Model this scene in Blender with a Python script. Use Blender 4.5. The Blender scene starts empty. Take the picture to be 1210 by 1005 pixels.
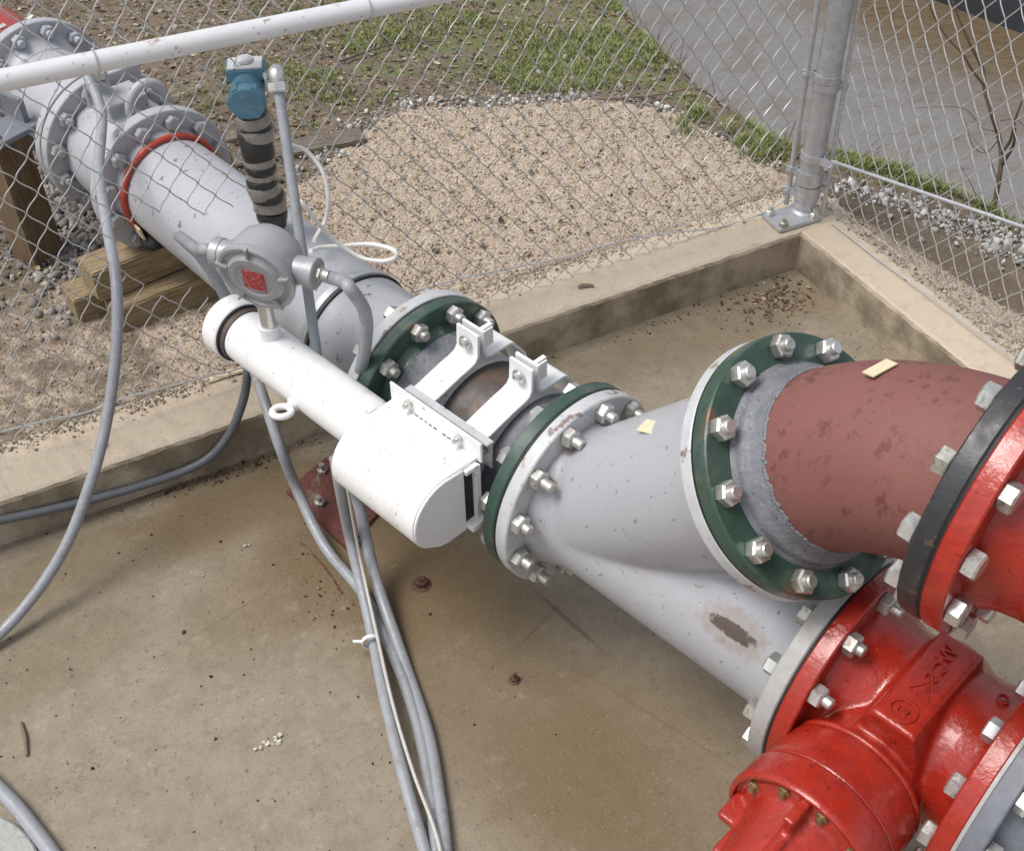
import bpy, bmesh, math, random
import numpy as np
from mathutils import Vector, Matrix, noise
random.seed(7); rng = np.random.default_rng(7)
SC = bpy.context.scene
COL = SC.collection
R_ = math.radians

# ------------------------------------------------------------------ camera, sky, sun, exposure
CAM = np.array([-2.0228, -2.1711, 2.0737])
YAW, PIT, ROL, FPX = -0.4675, -0.7539, -0.0179, 1426.62
def _basis():
    cy, sy, cp, sp = math.cos(YAW), math.sin(YAW), math.cos(PIT), math.sin(PIT)
    f = np.array([-sy*cp, cy*cp, sp]); r = np.array([cy, sy, 0.]); u = np.cross(r, f)
    c, s = math.cos(ROL), math.sin(ROL)
    return c*r + s*u, -s*r + c*u, f
RGT, UPV, FWD = _basis()
cam = bpy.data.objects.new('camera', bpy.data.cameras.new('camera')); COL.objects.link(cam)
cam.data.sensor_fit = 'HORIZONTAL'; cam.data.sensor_width = 36; cam.data.lens = 36*FPX/1210
cam.data.clip_start = .05; cam.data.clip_end = 500
cam.matrix_world = Matrix([[RGT[i], UPV[i], -FWD[i], CAM[i]] for i in range(3)] + [[0, 0, 0, 1]])
SC.camera = cam
SUN_EL, SUN_AZ = R_(62), R_(-75)          # azimuth measured from +Y towards +X
w = bpy.data.worlds.new('World'); SC.world = w; w.use_nodes = True
nt = w.node_tree; nt.nodes.clear()
sky = nt.nodes.new('ShaderNodeTexSky'); sky.sky_type = 'NISHITA'; sky.sun_disc = False
sky.sun_elevation = SUN_EL; sky.sun_rotation = SUN_AZ; sky.air_density = 1.; sky.dust_density = 3.; sky.ozone_density = 1.
hs = nt.nodes.new('ShaderNodeHueSaturation'); hs.inputs['Saturation'].default_value = .35
bg = nt.nodes.new('ShaderNodeBackground'); bg.inputs[1].default_value = .115
wo = nt.nodes.new('ShaderNodeOutputWorld')
nt.links.new(sky.outputs[0], hs.inputs['Color']); nt.links.new(hs.outputs[0], bg.inputs[0]); nt.links.new(bg.outputs[0], wo.inputs[0])
sl = bpy.data.lights.new('sun', 'SUN'); sl.energy = 1.5; sl.angle = R_(26); sl.color = (1, .97, .92)
sun = bpy.data.objects.new('sun', sl); COL.objects.link(sun)
sd = Vector((math.sin(SUN_AZ)*math.cos(SUN_EL), math.cos(SUN_AZ)*math.cos(SUN_EL), math.sin(SUN_EL)))
sun.rotation_euler = sd.to_track_quat('Z', 'Y').to_euler()
SC.view_settings.view_transform = 'Standard'; SC.view_settings.look = 'None'
SC.view_settings.exposure = 0.6; SC.view_settings.gamma = 1

# ------------------------------------------------------------------ measuring helpers
def ray(x, y): return FWD + RGT*(x-605)/FPX - UPV*(y-502)/FPX
def onz(x, y, z): v = ray(x, y); return CAM + v*(z-CAM[2])/v[2]
def ony(x, y, Y): v = ray(x, y); return CAM + v*(Y-CAM[1])/v[1]
def onx(x, y, X): v = ray(x, y); return CAM + v*(X-CAM[0])/v[0]
V = lambda *a: np.array(a, float)
PY = .3095
AX = V(math.sin(PY), -math.cos(PY), 0); LAT = V(math.cos(PY), math.sin(PY), 0); UZ = V(0, 0, 1)
O = V(-1.4407, 0, .396)
def P(s, l=0., z=.396): return O + AX*s + LAT*l + V(0, 0, z-.396)
def onp(x, y, off): v = ray(x, y); t = ((O+LAT*off-CAM)@LAT)/(v@LAT); return CAM + v*t
A0 = P(.3914)
AX2 = V(math.sin(.27)*math.cos(.037), -math.cos(.27)*math.cos(.037), -math.sin(.037))
LAT2 = V(math.cos(.27), math.sin(.27), 0); UP2 = -np.cross(LAT2, AX2)
def Q(s2, l=0., z=0.): return A0 - AX2*s2 + LAT2*l + UP2*z
def unit(v): v = np.asarray(v, float); return v/np.linalg.norm(v)
def frame(ax):
    ax = unit(ax)
    s = np.cross(ax, UZ) if abs(ax[2]) < .999 else V(1, 0, 0)
    s = unit(s); return s, np.cross(s, ax)

# ------------------------------------------------------------------ mesh builder
class MB:
    def __init__(self): self.v = []; self.f = []
    def add(self, vs, fs):
        b = len(self.v); self.v += [tuple(map(float, p)) for p in vs]; self.f += [tuple(i+b for i in f) for f in fs]; return self
    def lathe(self, o, ax, prof, seg=64, a0=0., a1=2*math.pi, cap=True):
        ax = unit(ax); s, t = frame(ax); o = np.asarray(o, float); n = len(prof)
        full = abs(a1-a0-2*math.pi) < 1e-6
        k = seg if full else seg+1
        vs = []
        for i in range(k):
            a = a0+(a1-a0)*i/seg; d = s*math.cos(a)+t*math.sin(a)
            for (h, r) in prof: vs.append(o+ax*h+d*r)
        fs = []
        for i in range(seg):
            j = (i+1) % k
            for m in range(n-1): fs.append((i*n+m, j*n+m, j*n+m+1, i*n+m+1))
        if cap and full:
            if prof[0][1] > 1e-6: fs.append(tuple(i*n for i in range(k))[::-1])
            if prof[-1][1] > 1e-6: fs.append(tuple(i*n+n-1 for i in range(k)))
        return self.add(vs, fs)
    def ring(self, o, ax, prof, seg=64):                       # closed profile loop (solid ring)
        return self.lathe(o, ax, list(prof)+[prof[0]], seg, cap=False)
    def cyl(self, p, q, r, seg=20, r2=None):
        p = np.asarray(p, float); q = np.asarray(q, float); h = np.linalg.norm(q-p)
        return self.lathe(p, q-p, [(0, r), (h, r if r2 is None else r2)], seg)
    def box(self, c, X, Y, Z):
        c, X, Y, Z = [np.asarray(a, float) for a in (c, X, Y, Z)]
        vs = [c+X*i+Y*j+Z*k for i in (-.5, .5) for j in (-.5, .5) for k in (-.5, .5)]
        return self.add(vs, [(0, 1, 3, 2), (4, 6, 7, 5), (0, 4, 5, 1), (2, 3, 7, 6), (0, 2, 6, 4), (1, 5, 7, 3)])
    def prism(self, pts, d):                                    # polygon in space pushed along d
        n = len(pts); pts = [np.asarray(p, float) for p in pts]
        vs = pts+[p+d for p in pts]
        return self.add(vs, [tuple(range(n))[::-1], tuple(range(n, 2*n))]+[(i, (i+1) % n, n+(i+1) % n, n+i) for i in range(n)])
    def strip(self, path, wid, thick):                          # flat bar: path points, width vector, thickness
        path = [np.asarray(p, float) for p in path]; n = len(path); nor = []
        for i in range(n):
            d = unit(path[min(i+1, n-1)]-path[max(i-1, 0)]); nor.append(unit(np.cross(d, wid)))
        vs = []
        for p, m in zip(path, nor): vs += [p-wid/2, p+wid/2, p+wid/2+m*thick, p-wid/2+m*thick]
        fs = [(0, 1, 2, 3), tuple(4*(n-1)+i for i in (3, 2, 1, 0))]
        for i in range(n-1):
            for k in range(4): fs.append((4*i+k, 4*i+4+k, 4*i+4+(k+1) % 4, 4*i+(k+1) % 4))
        return self.add(vs, fs)
    def tube(self, pts, r, seg=10, cap=True):
        pts = [np.asarray(p, float) for p in pts]; n = len(pts)
        rr = r if hasattr(r, '__len__') else [r]*n
        tg = [unit(pts[min(i+1, n-1)]-pts[max(i-1, 0)]) for i in range(n)]
        s, _ = frame(tg[0]); vs = []
        for i in range(n):
            s = unit(s-tg[i]*(s@tg[i])); t = np.cross(tg[i], s)
            for k in range(seg):
                a = 2*math.pi*k/seg; vs.append(pts[i]+rr[i]*(s*math.cos(a)+t*math.sin(a)))
        fs = [(i*seg+k, i*seg+(k+1) % seg, (i+1)*seg+(k+1) % seg, (i+1)*seg+k) for i in range(n-1) for k in range(seg)]
        if cap: fs += [tuple(range(seg))[::-1], tuple((n-1)*seg+k for k in range(seg))]
        return self.add(vs, fs)
    def torus(self, o, ax, R, r, seg=40, sg=10):
        pr = [(r*math.sin(2*math.pi*k/sg), R+r*math.cos(2*math.pi*k/sg)) for k in range(sg)]
        return self.ring(o, ax, pr, seg)
    def blob(self, c, X, Y, Z, seg=24, rg=12):                  # ellipsoid
        c, X, Y, Z = [np.asarray(a, float) for a in (c, X, Y, Z)]
        vs = []; fs = []
        for i in range(rg+1):
            th = math.pi*i/rg
            for k in range(seg):
                a = 2*math.pi*k/seg; vs.append(c+Z*math.cos(th)+(X*math.cos(a)+Y*math.sin(a))*math.sin(th))
        for i in range(rg):
            for k in range(seg): fs.append((i*seg+k, (i+1)*seg+k, (i+1)*seg+(k+1) % seg, i*seg+(k+1) % seg))
        return self.add(vs, fs)
    def hexnut(self, o, ax, r, h, rot=0.):
        ax = unit(ax); s, t = frame(ax); o = np.asarray(o, float)
        d = lambda a: s*math.cos(a)+t*math.sin(a)
        vs = []
        for (z, q) in ((0, .93), (.1*h, 1.), (.86*h, 1.), (h, .84)):
            for k in range(6): vs.append(o+ax*z+d(rot+k*math.pi/3)*r*q)
        fs = [tuple(range(6))[::-1], tuple(range(18, 24))]
        for i in range(3):
            for k in range(6): fs.append((6*i+k, 6*i+(k+1) % 6, 6*i+6+(k+1) % 6, 6*i+6+k))
        return self.add(vs, fs)
    def mesh(self, name, org=(0, 0, 0), bevel=0., bseg=2, ang=40., smooth=True):
        me = bpy.data.meshes.new(name)
        vv = np.array(self.v) - np.asarray(org)
        me.from_pydata([tuple(p) for p in vv], [], self.f); me.validate()
        bm = bmesh.new(); bm.from_mesh(me)
        bmesh.ops.remove_doubles(bm, verts=bm.verts, dist=1e-6)
        bmesh.ops.recalc_face_normals(bm, faces=bm.faces)
        if bevel:
            ed = [e for e in bm.edges if len(e.link_faces) == 2 and e.calc_face_angle(0) > R_(ang)]
            bmesh.ops.bevel(bm, geom=ed, offset=bevel, segments=bseg, affect='EDGES', clamp_overlap=True)
        bm.to_mesh(me); bm.free()
        if smooth:
            me.polygons.foreach_set('use_smooth', [True]*len(me.polygons)); me.set_sharp_from_angle(angle=R_(38))
        return me

def link(name, me, mat, parent=None):
    o = bpy.data.objects.new(name, me); COL.objects.link(o)
    if mat is not None and not me.materials: me.materials.append(mat)
    if parent is not None: o.parent = parent
    return o
ORG = {}
def thing(name, label, cat, loc, group=None):
    o = bpy.data.objects.new(name, None); COL.objects.link(o); o.location = tuple(loc); o.empty_display_size = .1
    o['label'] = label; o['category'] = cat
    if group: o['group'] = group
    ORG[o.name] = np.asarray(loc, float)
    return o
def org_of(p):
    while p is not None:
        if p.name in ORG: return ORG[p.name]
        p = p.parent
    return V(0, 0, 0)
def part(name, mb, mat, parent, label=None, **k):
    o = link(name, mb.mesh(name, org_of(parent), **k), mat, parent)
    if label: o['label'] = label
    return o
def solo(name, mb, mat, label, cat, loc=(0, 0, 0), group=None, **k):
    o = link(name, mb.mesh(name, loc, **k), mat); o.location = tuple(loc)
    o['label'] = label; o['category'] = cat
    if group: o['group'] = group
    return o
def struct(name, me, mat, kind='structure'):
    o = link(name, me, mat); o['kind'] = kind; return o
def cast(name, mb, mat, parent, voxel=.005, it=10, label=None):  # welded / cast body: pieces fused and softened
    tmp = link('tmp', mb.mesh('tmp', org_of(parent), smooth=False), None)
    m = tmp.modifiers.new('r', 'REMESH'); m.mode = 'VOXEL'; m.voxel_size = voxel; m.use_smooth_shade = True
    m2 = tmp.modifiers.new('s', 'SMOOTH'); m2.factor = .5; m2.iterations = it
    dg = bpy.context.evaluated_depsgraph_get(); me = bpy.data.meshes.new_from_object(tmp.evaluated_get(dg))
    me.name = name; bpy.data.objects.remove(tmp)
    me.polygons.foreach_set('use_smooth', [True]*len(me.polygons))
    o = link(name, me, mat, parent)
    if label: o['label'] = label
    return o
def spline(pts, n=8):                                           # Catmull-Rom through the points
    p = [np.asarray(a, float) for a in pts]; p = [2*p[0]-p[1]]+p+[2*p[-1]-p[-2]]; out = []
    for i in range(1, len(p)-2):
        a, b, c, d = p[i-1:i+3]
        for k in range(n):
            t = k/n; out.append(.5*((2*b)+(c-a)*t+(2*a-5*b+4*c-d)*t*t+(3*b-a-3*c+d)*t**3))
    out.append(p[-2]); return out

# ------------------------------------------------------------------ materials
class N:
    def __init__(self, name):
        self.m = bpy.data.materials.new(name); self.m.use_nodes = True; self.t = self.m.node_tree
        self.b = self.t.nodes['Principled BSDF']; self._co = None
    def n(self, ty, **k):
        x = self.t.nodes.new(ty)
        for a, v in k.items(): setattr(x, a, v)
        return x
    def put(self, sock, v):
        if hasattr(v, 'is_output'): self.t.links.new(v, sock)
        elif v is not None: sock.default_value = (*v, 1) if hasattr(v, '__len__') and len(v) == 3 and sock.type == 'RGBA' else v
    def co(self):
        if self._co is None: self._co = self.n('ShaderNodeTexCoord').outputs['Object']
        return self._co
    def map(self, scale=(1, 1, 1), rot=(0, 0, 0), loc=(0, 0, 0), vec=None):
        x = self.n('ShaderNodeMapping'); x.inputs['Scale'].default_value = scale; x.inputs['Rotation'].default_value = rot; x.inputs['Location'].default_value = loc
        self.put(x.inputs[0], vec or self.co()); return x.outputs[0]
    def noise(self, scale, detail=4, rough=.55, vec=None, dist=0., col=False):
        x = self.n('ShaderNodeTexNoise'); x.inputs['Scale'].default_value = scale; x.inputs['Detail'].default_value = detail
        x.inputs['Roughness'].default_value = rough; x.inputs['Distortion'].default_value = dist
        self.put(x.inputs['Vector'], vec or self.co()); return x.outputs[1 if col else 0]
    def voro(self, scale, feature='F1', out='Distance', vec=None, rnd=1.):
        x = self.n('ShaderNodeTexVoronoi', feature=feature); x.inputs['Scale'].default_value = scale; x.inputs['Randomness'].default_value = rnd
        self.put(x.inputs['Vector'], vec or self.co()); return x.outputs[out]
    def rng(self, v, lo, hi, a=0., b=1., smooth=True):
        x = self.n('ShaderNodeMapRange', interpolation_type='SMOOTHSTEP' if smooth else 'LINEAR')
        for i, q in enumerate((v, lo, hi, a, b)): self.put(x.inputs[i], q)
        return x.outputs[0]
    def mix(self, f, a, b, mode='MIX'):
        x = self.n('ShaderNodeMix', data_type='RGBA', blend_type=mode)
        self.put(x.inputs[0], f); self.put(x.inputs[6], a); self.put(x.inputs[7], b); return x.outputs[2]
    def math(self, op, a, b=None):
        x = self.n('ShaderNodeMath', operation=op); self.put(x.inputs[0], a)
        if b is not None: self.put(x.inputs[1], b)
        return x.outputs[0]
    def ramp(self, f, stops):
        x = self.n('ShaderNodeValToRGB'); e = x.color_ramp.elements
        while len(e) < len(stops): e.new(.5)
        for q, (p, c) in zip(e, stops): q.position = p; q.color = (*c, 1)
        self.put(x.inputs[0], f); return x.outputs[0]
    def bump(self, h, strength=.3, dist=.01, prev=None):
        x = self.n('ShaderNodeBump'); x.inputs['Strength'].default_value = strength; x.inputs['Distance'].default_value = dist
        self.put(x.inputs['Height'], h)
        if prev: self.put(x.inputs['Normal'], prev)
        return x.outputs[0]
    def out(self, col=None, rough=None, metal=None, normal=None, coat=None, spec=None, coatr=None):
        for k, v in (('Base Color', col), ('Roughness', rough), ('Metallic', metal), ('Normal', normal), ('Coat Weight', coat), ('Specular IOR Level', spec), ('Coat Roughness', coatr)):
            if v is not None: self.put(self.b.inputs[k], v)
        return self.m
def mul(c, k): return tuple(x*k for x in c)
def paint(name, col, rough=.45, metal=0., var=.14, vs=7., spots=(), bump=.12, bs=120., coat=0., spec=.5, rv=.1, bd=.002, coatr=.08):
    n = N(name)
    c = n.mix(n.noise(vs, 5), mul(col, 1-var), mul(col, 1+var))
    c = n.mix(n.rng(n.noise(vs*6, 4), .35, .7), c, mul(col, 1-var*.8))
    for (sc, lo, hi, sc_col, amt) in spots:
        c = n.mix(n.rng(n.noise(sc, 5, .6), lo, hi, 0, amt), c, sc_col)
    r = n.rng(n.noise(vs*3, 3), .3, .7, rough-rv, rough+rv)
    nb = n.bump(n.noise(bs, 4), bump, bd)
    return n.out(c, r, metal, nb, coat, spec, coatr)
RUST = (.13, .05, .02); DIRT = (.09, .065, .045)
M = {}
M['grey'] = paint('grey_pipe_paint', (.40, .405, .435), .42, var=.06, vs=5, spots=((38, .635, .66, DIRT, .7), (120, .665, .69, (.05, .045, .04), .85), (5, .55, .75, (.33, .30, .25), .55)), bump=.15, bs=60)
M['wye'] = paint('wye_paint', (.375, .38, .42), .42, var=.05, vs=4, spots=((60, .655, .68, DIRT, .7), (150, .68, .70, (.05, .045, .04), .85), (4.5, .54, .70, (.33, .305, .265), .6), (22, .63, .69, (.22, .17, .11), .5)), bump=.12, bs=60)
M['flange_white'] = paint('pale_flange_paint', (.52, .53, .54), .4, spots=((16, .62, .66, RUST, .75), (70, .65, .68, DIRT, .7), (8, .56, .7, (.42, .38, .32), .5)), bump=.15, bs=60)
n = N('white_paint')
c = n.mix(n.noise(6, 5), (.74, .74, .735), (.82, .82, .82)); c = n.mix(n.rng(n.noise(14, 6, .7), .54, .70, 0, .45), c, (.62, .60, .56)); c = n.mix(n.rng(n.noise(70, 4), .66, .69, 0, .6), c, (.30, .24, .18))
c = n.mix(n.rng(n.noise(22, 6, .7, n.map((1, 1, .15))), .60, .68, 0, .35), c, (.55, .51, .45))
M['white'] = n.out(c, n.rng(n.noise(20, 4), .3, .7, .28, .45), 0, n.bump(n.noise(45, 4), .2, .003, n.bump(n.noise(260, 3), .12, .001)))
M['white_end'] = paint('white_stippled_paint', (.74, .74, .75), .4, var=.04, spots=((90, .70, .73, (.3, .25, .18), .6),), bump=.6, bs=220, bd=.003)
M['green'] = paint('dark_green_paint', (.042, .082, .062), .38, var=.25, vs=12, spots=((7, .54, .70, (.12, .145, .135), .65), (14, .62, .67, (.15, .065, .03), .8), (120, .66, .69, (.02, .03, .025), .7)), bump=.2, bs=60)
M['zincgrey'] = paint('grey_primer', (.19, .195, .215), .5, var=.22, vs=14, spots=((12, .55, .68, (.11, .125, .12), .6), (60, .64, .68, (.10, .06, .045), .6), (110, .63, .68, (.36, .37, .39), .45), (85, .655, .675, (.02, .02, .02), .8)), bump=.6, bs=120, bd=.003)
M['darksteel'] = paint('bare_weathered_steel', (.095, .08, .073), .55, var=.25, vs=10, spots=((16, .50, .66, (.16, .085, .05), .5), (9, .52, .68, (.17, .155, .155), .7)), bump=.4, bs=70, metal=.2)
M['rubber'] = paint('black_rubber', (.014, .014, .015), .6, var=.2)
M['black'] = paint('black_flange_coating', (.03, .031, .034), .42, var=.3, vs=12, spots=((26, .60, .66, (.12, .07, .045), .7), (7, .54, .7, (.075, .077, .08), .8), (110, .66, .69, (.15, .14, .13), .6)), bump=.25, bs=80)
M['red'] = paint('glossy_red_paint', (.37, .024, .012), .30, var=.22, vs=9, spots=((80, .63, .67, (.10, .006, .005), .6), (7, .54, .72, (.19, .008, .006), .6), (150, .68, .71, (.4, .2, .17), .5)), bump=.55, bs=85, bd=.003, coat=.28, coatr=.16)
M['redlabel'] = None
M['bluesteel'] = paint('blue_grey_steel', (.18, .19, .22), .45, var=.2, spots=((40, .66, .72, DIRT, .7),), bump=.2)
M['greyraw'] = paint('pale_grey_machined_flange', (.40, .39, .375), .45, var=.15, vs=10, spots=((14, .64, .74, (.16, .11, .07), .5), (80, .7, .74, DIRT, .5)), bump=.3, bs=120)
M['conduit'] = paint('grey_plastic_conduit', (.30, .312, .335), .42, var=.14, vs=9, spots=((26, .56, .68, (.19, .165, .125), .5), (110, .62, .67, (.42, .43, .45), .5)), bump=.25)
M['darkcable'] = paint('dark_grey_cable', (.115, .125, .14), .5, var=.12)
M['whitecable'] = paint('white_plastic_cable', (.78, .77, .73), .4, var=.05)
M['palecable'] = paint('greyed_white_cable', (.52, .50, .46), .45, var=.15, vs=20)
M['jbox'] = paint('cast_aluminium', (.36, .365, .38), .45, metal=.25, var=.1, spots=((80, .7, .74, DIRT, .5),), bump=.35, bs=260, bd=.001)
M['blue'] = paint('blue_enamel', (.105, .24, .33), .42, var=.2, spots=((50, .62, .7, (.25, .33, .4), .6), (90, .68, .72, (.03, .05, .07), .7)), bump=.2)
M['tape_tan'] = paint('tan_tape', (.30, .275, .245), .3, var=.25, vs=20, spots=((30, .6, .7, (.14, .11, .08), .6),), bump=.5, bs=40, bd=.006)
M['tape_black'] = paint('black_tape', (.035, .034, .034), .35, var=.3, bump=.6, bs=40, bd=.006)
M['sticker'] = paint('yellowed_paper_sticker', (.66, .58, .40), .6, var=.12, vs=60, spots=((90, .66, .72, (.25, .17, .08), .6),))
M['orange'] = paint('red_sealing_ring', (.42, .055, .03), .45, var=.2, vs=20, spots=((40, .6, .72, (.45, .35, .25), .5),))
M['rustplate'] = paint('rusty_red_steel', (.13, .04, .03), .6, var=.35, vs=14, spots=((16, .52, .62, (.16, .13, .10), .8), (60, .6, .66, (.03, .02, .015), .8)), bump=.6, bs=70, bd=.004)
M['rust'] = paint('flaking_rust', (.11, .055, .03), .75, var=.4, vs=40, bump=.8, bs=90, bd=.004)
M['twig'] = paint('dry_bark', (.19, .14, .10), .8, var=.35, vs=40, bump=.5, bs=90)
M['greenstake'] = paint('splintered_stake', (.38, .36, .13), .7, var=.3, vs=30)
M['paper'] = paint('torn_pale_wrapper', (.62, .58, .48), .4, var=.3, vs=40, bump=.7, bs=60, bd=.006)

n = N('zinc_plated_steel')
oi = n.n('ShaderNodeObjectInfo').outputs['Random']
c = n.mix(n.noise(160, 4), (.56, .56, .54), (.78, .78, .75)); c = n.mix(n.rng(oi, .55, 1., 0, .75), c, n.mix(n.noise(90, 4), (.34, .33, .30), (.56, .54, .47)))
c = n.mix(n.math('MULTIPLY', n.rng(n.noise(80, 5, .65), .52, .66), n.rng(oi, .2, .9, .15, .8)), c, (.24, .19, .13))
M['zinc'] = n.out(c, n.math('ADD', n.rng(n.noise(90, 3), .3, .7, .22, .42), n.math('MULTIPLY', oi, .14)), .82, n.bump(n.noise(220, 3), .2, .001))
n = N('galvanised_steel')
c = n.mix(n.voro(90, out='Color'), (.46, .47, .49), (.60, .61, .63)); c = n.mix(n.rng(n.noise(14, 4), .4, .8, 0, .5), c, (.40, .41, .43)); c = n.mix(n.rng(n.noise(22, 5), .66, .74, 0, .5), c, (.26, .22, .18))
M['galv'] = n.out(c, n.rng(n.noise(40, 3), .3, .7, .38, .55), .55, n.bump(n.noise(150, 3), .1, .001))
n = N('white_painted_galvanised_rail')
c = n.mix(n.noise(20, 4), (.74, .74, .75), (.82, .82, .82)); c = n.mix(n.rng(n.noise(9, 6, .7), .60, .68, 0, .85), c, (.36, .22, .17)); c = n.mix(n.rng(n.noise(60, 4), .64, .7, 0, .8), c, (.30, .29, .29))
M['rail'] = n.out(c, .42, .1, n.bump(n.noise(120, 3), .15, .001))
n = N('galvanised_wire')
c = n.mix(n.noise(60, 3), (.42, .425, .43), (.66, .665, .67)); M['wire'] = n.out(c, .38, .45)
n = N('primer_elbow')                                           # dull red-brown primer with dark wet patches
c = n.mix(n.noise(6, 5), (.178, .070, .060), (.228, .095, .081))
pv = n.map((1, 1, .55), (0, 0, .3))
f = n.math('MULTIPLY', n.rng(n.noise(58, 6, .68, pv), .52, .60), n.rng(n.noise(13, 2, .5), .43, .56))
c = n.mix(n.math('MULTIPLY', f, .6), c, (.095, .030, .025))
c = n.mix(n.rng(n.noise(170, 3), .7, .75, 0, .7), c, (.07, .03, .025))
M['primer'] = n.out(c, n.rng(f, 0, 1, .62, .4), 0, n.bump(n.noise(150, 4), .25, .002), spec=.35)
n = N('red_data_plate')
ln = n.noise(1, 2, vec=n.map((150, 150, 520))); M['redplate'] = n.out(n.mix(n.rng(ln, .52, .58, 0, .7), (.33, .014, .018), (.50, .24, .23)), .35)
def wood(name, col, dark):
    n = N(name); v = n.map((1, 1, 1)); g = n.noise(9, 7, .65, n.map((1.2, 14, 14)), .6); g2 = n.noise(30, 5, .6, n.map((.5, 5, 5)))
    c = n.mix(n.rng(g, .3, .7), dark, col); c = n.mix(n.rng(g2, .56, .68, 0, .7), c, mul(dark, .6))
    c = n.mix(n.rng(n.noise(5, 3), .5, .75, 0, .4), c, (.16, .15, .09))
    return n.out(c, .75, 0, n.bump(g, .5, .005))
M['timber'] = wood('treated_timber', (.34, .26, .155), (.17, .115, .06))
M['timber_post'] = wood('dark_timber_post', (.20, .13, .07), (.10, .06, .032))
M['oldwood'] = wood('silvered_wood', (.20, .165, .13), (.085, .066, .05))

def stain(n, cx, cy, rx, ry, rot=0., soft=.45, amp=.55, sc=5.):
    x = n.map((1/rx, 1/ry, 0), vec=n.map(rot=(0, 0, -rot), vec=n.map(loc=(-cx, -cy, 0))))
    L = n.n('ShaderNodeVectorMath', operation='LENGTH'); n.put(L.inputs[0], x)
    d = n.math('ADD', L.outputs['Value'], n.math('MULTIPLY', n.math('SUBTRACT', n.noise(sc, 6, .62), .5), amp*2))
    return n.rng(d, 1-soft, 1+soft, 1, 0)
n = N('floor_concrete')
c = n.mix(n.noise(3.2, 6, .6), (.23, .188, .134), (.315, .264, .196))
c = n.mix(n.rng(n.noise(14, 5, .6), .4, .7, 0, .6), c, (.20, .163, .118))
c = n.mix(n.rng(n.noise(42, 5, .65), .48, .68, 0, .55), c, (.185, .155, .118))
c = n.mix(n.rng(n.noise(26, 6, .7), .55, .7, 0, .45), c, (.39, .34, .265))
for (cx, cy, rx, ry, rot, amt) in ((-1.42, -.88, .19, .55, .12, .6), (-1.5, -.45, .22, .30, .5, .7), (-2.02, -.14, .42, .10, 0, .5), (-1.72, -.12, .22, .16, 0, .6), (-.35, -.12, .5, .10, 0, .4), (-1.25, -1.2, .25, .28, 0, .55), (-2.2, -.38, .22, .10, .3, .35), (-1.75, -.42, .22, .14, .4, .4)):
    c = n.mix(n.math('MULTIPLY', stain(n, cx, cy, rx, ry, rot), amt), c, (.135, .088, .038))
c = n.mix(n.rng(n.noise(9, 6, .7), .58, .70, 0, .3), c, (.385, .34, .27))
c = n.mix(n.rng(n.noise(75, 4, .6), .62, .69, 0, .6), c, (.085, .064, .044))
c = n.mix(n.rng(n.noise(170, 3), .60, .70, 0, .4), c, (.36, .32, .26))
c = n.mix(n.rng(n.noise(230, 3), .60, .68, 0, .5), c, (.10, .08, .058))
for (pa, pb, wd, amt) in (((610, 765), (660, 716), .003, .3), ((640, 704), (708, 764), .005, .55), ((520, 640), (590, 585), .003, .5), ((700, 800), (860, 900), .003, .3), ((0, 640), (215, 572), .004, .5), ((180, 780), (330, 690), .0025, .25)):
    qa, qb = onz(*pa, 0), onz(*pb, 0); L = np.linalg.norm(qb-qa); c = n.mix(n.math('MULTIPLY', stain(n, *((qa+qb)/2)[:2], L/2, wd, math.atan2(qb[1]-qa[1], qb[0]-qa[0]), soft=.6, amp=1.0, sc=45), amt), c, (.085, .062, .038))
c = n.mix(n.math('MULTIPLY', n.rng(n.voro(2.1, 'DISTANCE_TO_EDGE', 'Distance', n.map(vec=n.noise(2.5, 5, .7, col=True))), .0, .012, 1, 0), n.rng(n.noise(1.5, 2), .52, .6, 0, .45)), c, (.07, .055, .04))
M['floor'] = n.out(c, n.rng(n.noise(5, 4), .3, .7, .5, .75), 0, n.bump(n.noise(120, 5, .7), .55, .003, n.bump(n.noise(9, 4), .15, .02)), spec=.4)
n = N('kerb_concrete')
c = n.mix(n.noise(5, 6, .6), (.45, .37, .28), (.56, .47, .365))
c = n.mix(n.rng(n.noise(24, 5, .6), .5, .7, 0, .5), c, (.39, .325, .255))
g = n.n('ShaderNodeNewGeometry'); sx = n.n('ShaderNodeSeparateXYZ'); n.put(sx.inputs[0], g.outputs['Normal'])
darker = n.math('MULTIPLY', n.rng(sx.outputs[2], .3, .8, 1, 0), n.rng(n.noise(5.5, 6, .65), .38, .64, .15, .85))   # blotchy darker tone on the upright faces
c = n.mix(darker, c, n.mix(n.noise(30, 5, .6), (.115, .092, .056), (.19, .155, .102)))
c = n.mix(n.rng(n.noise(120, 4), .65, .7, 0, .7), c, (.14, .11, .08)); c = n.mix(n.rng(n.noise(210, 3), .64, .7, 0, .6), c, (.60, .53, .44))
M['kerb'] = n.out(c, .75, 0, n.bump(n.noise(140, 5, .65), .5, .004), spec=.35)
n = N('speckled_block')
c = n.mix(n.noise(12, 5), (.30, .30, .285), (.42, .42, .40)); c = n.mix(n.rng(n.noise(60, 5), .54, .64, 0, .7), c, (.25, .25, .23)); M['block'] = n.out(c, .7, 0, n.bump(n.noise(90, 5), .6, .004))
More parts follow.
